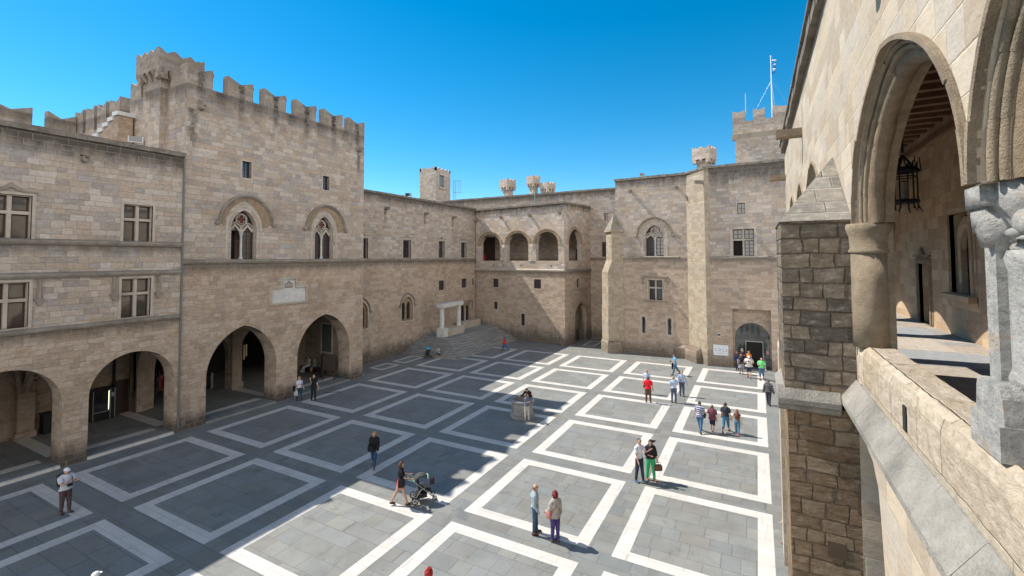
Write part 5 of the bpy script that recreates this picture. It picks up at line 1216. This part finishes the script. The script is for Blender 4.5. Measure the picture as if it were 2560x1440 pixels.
def gadget(name, label, cat, c, rz, s_=1., lens=True):
    t = thing(name, label, cat, tuple(c), rz); g = G()
    if lens: g.box(-.065*s_, .065*s_, -.03*s_, .03*s_, -.04*s_, .04*s_).box(-.02*s_, .02*s_, -.02*s_, .02*s_, .04*s_, .055*s_); g.put('camera_body', M_iron, t); G().tube([(0, .03*s_, 0), (0, .1*s_, 0)], [.035*s_, .03*s_], 10).put('lens', M_iron, t)
    else: g.box(-.035, .035, -.005, .005, -.065, .065); g.put('casing', M_iron, t); G().box(-.03, .03, -.0065, -.005, -.055, .058).put('screen', M_glass, t)
    return t
WALK = ((28, 6), (-14, 22)); WALK2 = ((-16, 25), (24, 4)); STAND = ((2, 0), (-2, 0))
HOLD = ((35, 6, 85, 25), (35, 6, 85, 25))            # both hands in front of the chest
def arms(l, r): return (l, r)
A0 = (4, 7, 14, 0)
# --- shaded left half ---
p = person('older man in white cap and pale shirt holding something before his chest', -24.32, 7.95, -75, 1.72, pose=dict(legs=((6, 2), (-4, 2)), arms=((30, 8, 80, 20), (38, 8, 88, 15))), shirt=(.55, .56, .62), trousers=(.09, .06, .06), hair=(.25, .24, .22), hat=(.75, .77, .8), loose=.05, fat=1.08, head=(-8, 0))
sac('backpack', 'black and green day pack on the back of the man in the white cap', 'backpack', p['at']((-.0, -.22, 1.28)), (.32, .18, .46), radians(-75), (.03, .035, .03), [p['at'](q) for q in ((-.12, -.15, 1.45), (-.14, 0, 1.52), (-.13, .14, 1.35), (-.14, .12, 1.15), (-.14, -.1, 1.1))], False)
gadget('camera', 'black camera hanging at the belly of the man in the white cap', 'camera', p['at']((0, .22, 1.12)), radians(-75), 1.1)
p = person('woman with long fair hair, black jacket and blue jeans walking in the shade', -16.45, 16.6, -150, 1.68, sex='f', pose=dict(legs=WALK, arms=((10, 8, 30, 10), (-8, 10, 20, 0))), shirt=(.02, .02, .022), sleeve='long', trousers=(.03, .08, .17), hair=(.45, .26, .12), hairlen='long', loose=.04, shoes=(.12, .07, .05), head=(20, 0))
sac('shoulder_bag', 'black shoulder bag at the hip of the fair-haired woman', 'handbag', p['at']((.1, .2, 1.0)), (.34, .14, .26), radians(-150), (.02, .02, .022), [p['at'](q) for q in ((.1, .18, 1.12), (-.1, .12, 1.45), (-.08, -.1, 1.42), (.1, -.12, 1.15))])
p = person('woman in black top and red shorts pushing a pushchair', -13.0, 14.62, -42, 1.7, sex='f', pose=dict(legs=((-24, 6), (18, 4)), arms=((28, 10, 48, 5), (28, 8, 48, 5)), hem=1.06), shirt=(.02, .02, .03), legs='tiny', trousers=(.75, .07, .05), hair=(.07, .03, .02), hairlen='bob', shoes=(.06, .04, .03), skin=(.5, .3, .2), skirt=((.75, .07, .05), .14))
sac('shoulder_bag', 'slim black bag hanging from the shoulder of the woman with the pushchair', 'handbag', p['at']((.19, .0, .98)), (.3, .1, .36), radians(-132), (.02, .02, .02), [p['at'](q) for q in ((.2, .05, 1.15), (.14, .03, 1.5), (.12, -.08, 1.5), (.2, -.06, 1.15))], False)
def pushchair(label, x, y, rz, c1, c2, z=0., rim=None):
    t = thing('pushchair', label, 'pushchair', (x, y, z), radians(rz)); blk = M_iron
    g = G()
    for s_ in (-.25, .25):
        g.tube([(s_, -.62, 1.02), (s_, -.45, .95), (s_, .1, .45), (s_, .42, .14)], .016, 6).tube([(s_, -.38, .16), (s_, -.15, .55), (s_, .05, .62)], .016, 6)
    g.tube([(-.25, -.62, 1.02), (.25, -.62, 1.02)], .02, 8).tube([(-.25, -.38, .16), (.25, -.38, .16)], .014, 6).tube([(-.25, .1, .45), (.25, .1, .45)], .014, 6); g.put('frame', M_metal, t, True)
    for (a, b, r_) in ((-.28, -.38, .15), (.28, -.38, .15), (-.22, .42, .1), (.22, .42, .1)):
        wh = G().tube([(a-.02, b, r_), (a+.02, b, r_)], r_*.45, 14).put('wheel', M_metal, t); G().tube([(a, b+r_*.84*cos(q*pi/9), r_+r_*.84*sin(q*pi/9)) for q in range(18)], r_*.16, 6, True).put('tyre', blk, wh, True)
    g = G(); g.prism([(-.3, .95), (-.22, .5), (.22, .42), (.28, .3), (.34, .32), (.27, .5), (-.14, .58), (-.22, .97)], -.2, .2, 'x'); g.put('seat', cloth(c2), t)
    g = G(); n_ = 8; vs = []
    for i in range(n_+1):
        a = pi*(.15+.62*i/n_)
        for j in range(7): b = -1+j/3; vs.append((b*.23, -.1-.36*cos(a)*-1*-1*(1-.15*b*b), .72+.42*sin(a)*(1-.2*b*b)))
    vs2 = [(a*.94, b, c-.02) for a, b, c in vs]; m_ = len(vs)
    fs = [(i*7+j, i*7+j+1, (i+1)*7+j+1, (i+1)*7+j) for i in range(n_) for j in range(6)]
    g.add(vs+vs2, fs+[tuple(q+m_ for q in f_)[::-1] for f_ in fs]+[(i*7, (i+1)*7, (i+1)*7+m_, i*7+m_) for i in range(n_)]+[(i*7+6, (i+1)*7+6, (i+1)*7+6+m_, i*7+6+m_) for i in range(n_)]+[(j, j+1, j+1+m_, j+m_) for j in range(6)]+[(n_*7+j, n_*7+j+1, n_*7+j+1+m_, n_*7+j+m_) for j in range(6)])
    g.put('canopy', cloth(c1), t, True)
    if rim: G().tube([Vector(vs[n_*7+j])+Vector((0, .01, .01)) for j in range(7)], .022, 6).tube([Vector(vs[j])+Vector((0, -.01, .01)) for j in range(7)], .022, 6).put('canopy_trim', cloth(rim), t)
    g = G(); g.box(-.2, .2, -.3, .12, .2, .36); g.put('basket', cloth((.03, .03, .03)), t); return t
pushchair('black pushchair with pale green canopy edges pushed by the woman in red shorts', -12.42, 15.33, -42, (.07, .075, .075), (.03, .03, .03), rim=(.25, .55, .3))
sac('hanging_bag', 'small dark patterned bag hung on the pushchair in the sunlit paving', 'bag', Vector((-12.1, 15.5, .78)), (.2, .12, .24), .8, (.05, .02, .035), None, True)
p = person('woman in white T-shirt carrying a pale bag beside the tower pier', -28.8, 21.8, -105, 1.63, sex='f', pose=dict(legs=((14, 4), (-8, 8)), arms=((5, 10, 25, 0), (8, 12, 10, 0))), shirt=(.6, .62, .72), trousers=(.04, .06, .11), hair=(.42, .24, .1), hairlen='bob', glasses=True)
sac('tote_bag', 'pale cloth bag held by the woman in the white T-shirt', 'bag', p['hand'][1]+Vector((0, 0, -.22)), (.28, .1, .36), .5, (.45, .47, .47))
sac('tote_bag', 'black coat folded over the arm of the woman in the white T-shirt', 'coat', p['hand'][1]+Vector((-.1, -.08, .1)), (.2, .12, .4), .5, (.02, .02, .03), None, False)
p = person('man in black with one hand raised to his face near the tower pier', -27.94, 22.3, -110, 1.74, pose=dict(legs=((3, 0), (-6, 4)), arms=((8, 8, 20, 0), (60, 12, 115, 10)), hem=.95), shirt=(.02, .02, .022), trousers=(.025, .027, .035), hair=(.2, .14, .1), hairlen='receding', fat=1.1, shoes=(.03, .02, .02))
person('person in white trousers seated on the bench in the right arch', -34.75, 27.2, 170, 1.68, .15, sex='f', pose=dict(legs=((88, 80), (84, 60)), arms=((25, 6, 60, 20), (25, 6, 70, 20)), seat=.46), shirt=(.5, .5, .52), trousers=(.6, .6, .62), shoes=(.6, .6, .6), hair=(.05, .03, .02), hairlen='bob')
person('child in green top and blue shorts seated on the bench', -33.95, 27.2, 180, 1.42, .15, pose=dict(legs=((88, 88), (86, 80)), arms=((25, 6, 60, 20), (25, 6, 70, 20)), seat=.46), shirt=(.2, .4, .25), legs='short', trousers=(.06, .15, .3), hair=(.05, .03, .02))
person('woman in dark dress and white sleeves seated on the lowest steps', -28.55, 37.55, -170, 1.66, .16, sex='f', pose=dict(legs=((78, 75), (70, 60)), arms=((30, 6, 70, 20), (25, 10, 60, 20)), seat=.17, lean=15, hem=.9), shirt=(.35, .35, .38), trousers=(.03, .03, .04), legs='short', hair=(.06, .03, .02), hairlen='bob', skin=(.42, .24, .16))
pushchair('pushchair with turquoise canopy parked at the foot of the steps', -29.55, 37.0, 60, (.02, .35, .5), (.04, .04, .05))
person('boy in red top and blue jeans running past the steps', -24.25, 43.6, 70, 1.46, pose=dict(legs=((30, 10), (-30, 40)), arms=((-30, 12, 70, 0), (35, 10, 80, 0)), lean=10), shirt=(.6, .03, .03), sleeve='long', trousers=(.03, .12, .32), hair=(.02, .015, .015), skin=(.4, .23, .15))
# --- round the well ---
person('person in dark checked shirt leaning over the far side of the well', -13.35, 27.3, 180, 1.68, pose=dict(lean=38, arms=((45, 20, 40, 10), (45, 20, 40, 10)), legs=((4, 2), (-2, 0)), hem=.88), shirt=(.07, .03, .03), stripe=(.02, .015, .015, 14), sleeve='long', trousers=(.04, .04, .05), hair=(.12, .04, .03), fat=1.1, head=(0, -20))
p = person('person in grey top and pale trousers standing with a camera at the well', -12.72, 25.6, -110, 1.62, sex='f', pose=dict(legs=((8, 6), (-4, 2)), arms=((30, 6, 80, 30), (30, 6, 85, 30))), shirt=(.15, .17, .21), sleeve='long', trousers=(.5, .48, .44), hair=(.08, .04, .03), shoes=(.25, .25, .25), head=(60, 0))
gadget('camera', 'small black camera held by the person in pale trousers at the well', 'camera', (p['hand'][0]+p['hand'][1])/2, radians(-110), .9)
# --- sunlit paving ---
p = person('bald man in light blue long-sleeved shirt and jeans with hand on hip', -7.33, 15.38, -62, 1.71, pose=dict(legs=((4, 0), (-3, 2)), arms=((-28, 20, 75, 60), (-5, 8, 35, 10)), hem=.96), shirt=(.30, .37, .42), sleeve='long', trousers=(.05, .10, .15), hair=(.2, .1, .06), hairlen='bald', shoes=(.07, .03, .02), glasses=True, fat=1.12)
p = person('woman with curly red hair, beige cardigan and purple trousers', -6.5, 15.28, 60, 1.70, sex='f', pose=dict(legs=((3, 0), (-3, 0)), arms=((12, 8, 40, 10), (0, 10, 15, 0)), hem=.86), shirt=(.38, .35, .32), sleeve='long', trousers=(.07, .05, .18), hair=(.17, .018, .014), hairlen='curly', loose=.04, shoes=(.08, .06, .06), head=(15, 0))
sac('shoulder_bag', 'dusty pink bag worn across the body of the red-haired woman', 'handbag', p['at']((-.24, .05, .98)), (.24, .14, .24), radians(150), (.42, .17, .15), [p['at'](q) for q in ((-.24, -.05, 1.08), (-.05, -.17, 1.32), (.1, -.1, 1.51), (.1, .08, 1.47), (-.1, .18, 1.25), (-.22, .12, 1.08))], False)
p = person('tall man in white polo shirt photographing with one arm raised', -4.86, 21.06, -118, 1.84, pose=dict(legs=((5, 0), (-4, 2)), arms=((42, 10, 88, 5), (10, 8, 20, 0)), hem=.97, spread=.05), shirt=(.66, .67, .74), trousers=(.03, .04, .07), hair=(.02, .015, .015), hairlen='receding', shoes=(.05, .13, .22), skin=(.5, .28, .19), head=(-30, 0))
gadget('phone', 'dark phone held up by the man in the white polo shirt', 'phone', p['hand'][0]+Vector((0, 0, .07)), radians(-118), 1, False)
p = person('woman in black top and bright green trousers with windblown dark hair', -4.44, 21.42, -150, 1.74, sex='f', pose=dict(legs=((3, 0), (-4, 2)), arms=((2, 12, 10, 0), (20, 8, 80, 30)), hem=.94, spread=.06), shirt=(.025, .025, .032), sleeve='three', trousers=(.04, .40, .16), hair=(.015, .012, .015), hairlen='pony', shoes=(.35, .12, .05), loose=.05, skin=(.52, .3, .2), head=(-15, 0))
sac('handbag', 'brown checked handbag hanging from the hand of the woman in green trousers', 'handbag', p['hand'][0]+Vector((.03, -.02, -.26)), (.38, .17, .25), .5, (.15, .08, .05))
p = person('father in blue and white striped shirt walking away with a hip bag', -3.11, 28.5, -8, 1.74, pose=dict(legs=WALK, arms=((-4, 16, 12, 0), (14, 10, 70, 10)), hem=.92), shirt=(.6, .62, .68), stripe=(.03, .05, .22, 9), trousers=(.06, .15, .27), hair=(.08, .05, .03), fat=1.12, shoes=(.05, .08, .14), hairlen='receding')
sac('hip_bag', 'black bag at the right hip of the father in the striped shirt', 'bag', p['at']((.27, -.02, 1.0)), (.2, .12, .24), radians(80), (.025, .025, .03), [p['at'](q) for q in ((.26, -.04, 1.1), (.1, -.16, 1.3), (-.12, -.1, 1.5), (-.1, .08, 1.48), (.24, .08, 1.1))], False)
p = person('boy in maroon checked shirt and navy shorts walking between two adults', -2.47, 28.72, -5, 1.52, pose=dict(legs=((14, 3), (-6, 10)), arms=((24, 8, 80, 10), (-8, 10, 10, 0)), hem=.86), shirt=(.20, .07, .09), stripe=(.14, .05, .07, 20), legs='short', trousers=(.03, .035, .07), hair=(.14, .08, .04), shoes=(.45, .45, .45), loose=.06, skin=(.5, .3, .2))
gadget('phone', 'black phone held up by the boy in the maroon shirt', 'phone', p['hand'][0]+Vector((0, 0, .05)), 0, 1, False)
p = person('mother in navy top and cropped jeans walking hand in hand with a girl', -1.8, 29.15, -8, 1.7, sex='f', pose=dict(legs=WALK2, arms=((6, 10, 30, 0), (-2, 16, 8, 0)), hem=.97), shirt=(.04, .045, .06), trousers=(.07, .19, .30), legs='capri', hair=(.10, .04, .02), loose=.06, shoes=(.1, .06, .05), skin=(.55, .33, .23))
sac('shoulder_bag', 'cream straw bag at the left hip of the mother in the navy top', 'handbag', p['at']((-.24, .02, .96)), (.2, .1, .2), radians(80), (.55, .42, .22), [p['at'](q) for q in ((-.24, .05, 1.05), (-.13, .08, 1.48), (-.13, -.08, 1.5), (-.24, -.06, 1.05))], False)
person('small girl with long hair and jeans at the right end of the family', -1.2, 29.02, -8, 1.38, sex='f', pose=dict(legs=((10, 4), (-8, 8)), arms=((8, 34, 20, 0), (-2, 14, 10, 0)), hem=1.0), shirt=(.16, .07, .05), sleeve='none', trousers=(.09, .2, .28), hair=(.22, .1, .05), hairlen='long', shoes=(.7, .2, .25), skin=(.6, .38, .27))
p = person('stout person in bright red shirt and brown trousers standing back to camera', -6.84, 32.6, 10, 1.74, pose=dict(legs=((2, 0), (-2, 0)), arms=((12, 10, 40, 5), (5, 12, 15, 0)), hem=.93, spread=.06), shirt=(.75, .02, .035), trousers=(.13, .08, .05), hair=(.12, .05, .03), fat=1.15, shoes=(.12, .07, .05), skin=(.42, .24, .16), loose=.04)
sac('shoulder_bag', 'dark brown bag at the elbow of the person in the red shirt', 'handbag', p['at']((-.26, .1, 1.06)), (.14, .12, .22), .2, (.05, .03, .03), None)
person('grey-haired person in pale blue shirt half hidden behind the red shirt', -7.35, 34.6, 170, 1.74, shirt=(.42, .52, .68), trousers=(.1, .09, .08), hair=(.35, .33, .3), hairlen='bald', fat=1.05)
person('man in light blue shirt and slate trousers standing with hands in front', -5.28, 33.4, 25, 1.74, pose=dict(arms=((22, 6, 60, 25), (22, 6, 60, 25)), hem=.98, legs=((3, 0), (-2, 1)), spread=.03), shirt=(.42, .52, .66), trousers=(.09, .11, .17), hair=(.25, .2, .16), hairlen='receding', fat=1.15, shoes=(.04, .04, .04))
person('man in pale blue long-sleeved shirt just behind the man in slate trousers', -5.0, 35.2, -160, 1.76, pose=dict(legs=((4, 0), (-6, 6)), arms=((5, 14, 15, 0), (10, 12, 20, 0)), hem=.98), shirt=(.36, .43, .56), sleeve='long', trousers=(.08, .10, .16), hair=(.2, .1, .06), hairlen='receding', fat=1.05, shoes=(.03, .03, .03))
p = person('man in sky blue T-shirt striding to the left with camera and jacket', -6.37, 41.2, 118, 1.78, pose=dict(legs=((18, 4), (-26, 12)), arms=((20, 8, 70, 10), (8, 8, 20, 0)), hem=.97, lean=5), shirt=(.12, .36, .62), trousers=(.06, .13, .20), hair=(.02, .015, .015), shoes=(.05, .04, .04), skin=(.5, .29, .2))
gadget('camera', 'black camera in the hand of the striding man in sky blue', 'camera', p['hand'][0]+Vector((0, 0, .05)), radians(118), 1.1)
sac('jacket', 'dark jacket hanging from the arm of the striding man in sky blue', 'jacket', p['hand'][1]+Vector((.1, 0, -.15)), (.18, .12, .5), .5, (.03, .02, .03), None, False)
p = person('woman in black top and grey patterned skirt at the glazed entrance', -1.41, 44.1, 15, 1.64, sex='f', pose=dict(legs=((4, 0), (-4, 4)), hem=.92), shirt=(.03, .03, .04), trousers=(.25, .24, .26), legs='capri', skirt=((.28, .27, .3), .42), hair=(.3, .14, .06), hairlen='curly', fat=1.15, skin=(.5, .3, .2), shoes=(.03, .03, .03))
sac('shoulder_bag', 'beige shoulder bag of the woman in the patterned skirt', 'handbag', p['at']((-.24, -.02, 1.1)), (.2, .14, .32), .2, (.38, .3, .26), [p['at'](q) for q in ((-.24, .03, 1.25), (-.14, .05, 1.5), (-.12, -.06, 1.5), (-.24, -.06, 1.25))], False)
p = person('stout man in white cap, pale open shirt and dark shorts leaving the entrance', -.81, 43.02, 178, 1.75, pose=dict(legs=((14, 3), (-6, 12)), arms=((35, 22, 100, 30), (35, 22, 100, 30)), hem=.9), shirt=(.62, .58, .55), legs='short', trousers=(.04, .05, .09), hair=(.3, .3, .3), hat=(.8, .8, .8), fat=1.22, loose=.1, shoes=(.04, .04, .06), glasses=True)
gadget('camera', 'camera held at the chest of the stout man in the white cap', 'camera', (p['hand'][0]+p['hand'][1])/2, radians(178), 1.)
p = person('man in bright green T-shirt and denim shorts walking out into the sun', .11, 42.8, 172, 1.74, pose=dict(legs=((-10, 14), (16, 3)), arms=((10, 12, 15, 0), (25, 8, 85, 30)), hem=.94), shirt=(.16, .62, .22), legs='capri', trousers=(.06, .14, .24), hair=(.4, .22, .16), hairlen='bald', fat=1.15, loose=.04, shoes=(.1, .06, .05), glasses=True, skin=(.6, .3, .22))
person('dark-clothed person just inside the open glass doors', -1.35, 46.15, 178, 1.72, pose=dict(arms=((30, 6, 80, 20), (4, 8, 12, 0))), shirt=(.03, .035, .05), sleeve='long', trousers=(.03, .03, .04))
person('person with orange scarf and grey jacket between the glass doors', -.85, 46.0, 170, 1.66, sex='f', shirt=(.55, .16, .03), sleeve='none', trousers=(.04, .04, .05), hair=(.1, .05, .03))
person('person in dark blue facing the glass doors at their left edge', -1.75, 45.4, 10, 1.6, sex='f', shirt=(.03, .04, .09), sleeve='long', trousers=(.03, .03, .04), hair=(.15, .07, .04), hairlen='bob')
person('man in dark patterned jacket walking away beside the great buttress', .46, 35.7, -15, 1.66, pose=dict(legs=((12, 4), (-6, 6)), arms=((2, 14, 10, 0), (-2, 14, 10, 0)), hem=.95), shirt=(.07, .065, .07), stripe=(.13, .12, .12, 7), sleeve='long', trousers=(.04, .045, .06), hair=(.12, .09, .07), fat=1.08, loose=.05, shoes=(.04, .03, .03))
person('person in dark skirt mostly hidden behind the great buttress', .78, 18.9, 75, 1.62, sex='f', pose=dict(legs=((8, 4), (-24, 20)), arms=((10, 8, 20, 0), (-20, 10, 20, 0))), shirt=(.06, .06, .07), trousers=(.05, .05, .06), legs='tiny', skirt=((.05, .055, .065), .3), shoes=(.25, .12, .08))
person('person with bright red hair at the bottom edge of the picture', -7.9, 10.0, 60, 1.7, sex='f', shirt=(.1, .08, .1), hair=(.35, .02, .015), hairlen='curly', glasses=True, head=(-50, 0))
person('person in white cap barely inside the bottom edge of the picture', -15.6, 5.75, 30, 1.7, shirt=(.5, .5, .5), hat=(.78, .78, .76), hair=(.1, .08, .06))
# visitors in the dark hall
person('visitor in pink top standing among the racks inside the portico', -36.9, 17.6, -60, 1.7, .15, sex='f', shirt=(.45, .22, .22), trousers=(.05, .05, .06))
person('grey-haired visitor in dark coat inside the portico shop', -35.2, 16.7, 120, 1.75, .15, shirt=(.05, .05, .07), sleeve='long', trousers=(.04, .04, .05), hair=(.4, .4, .38))
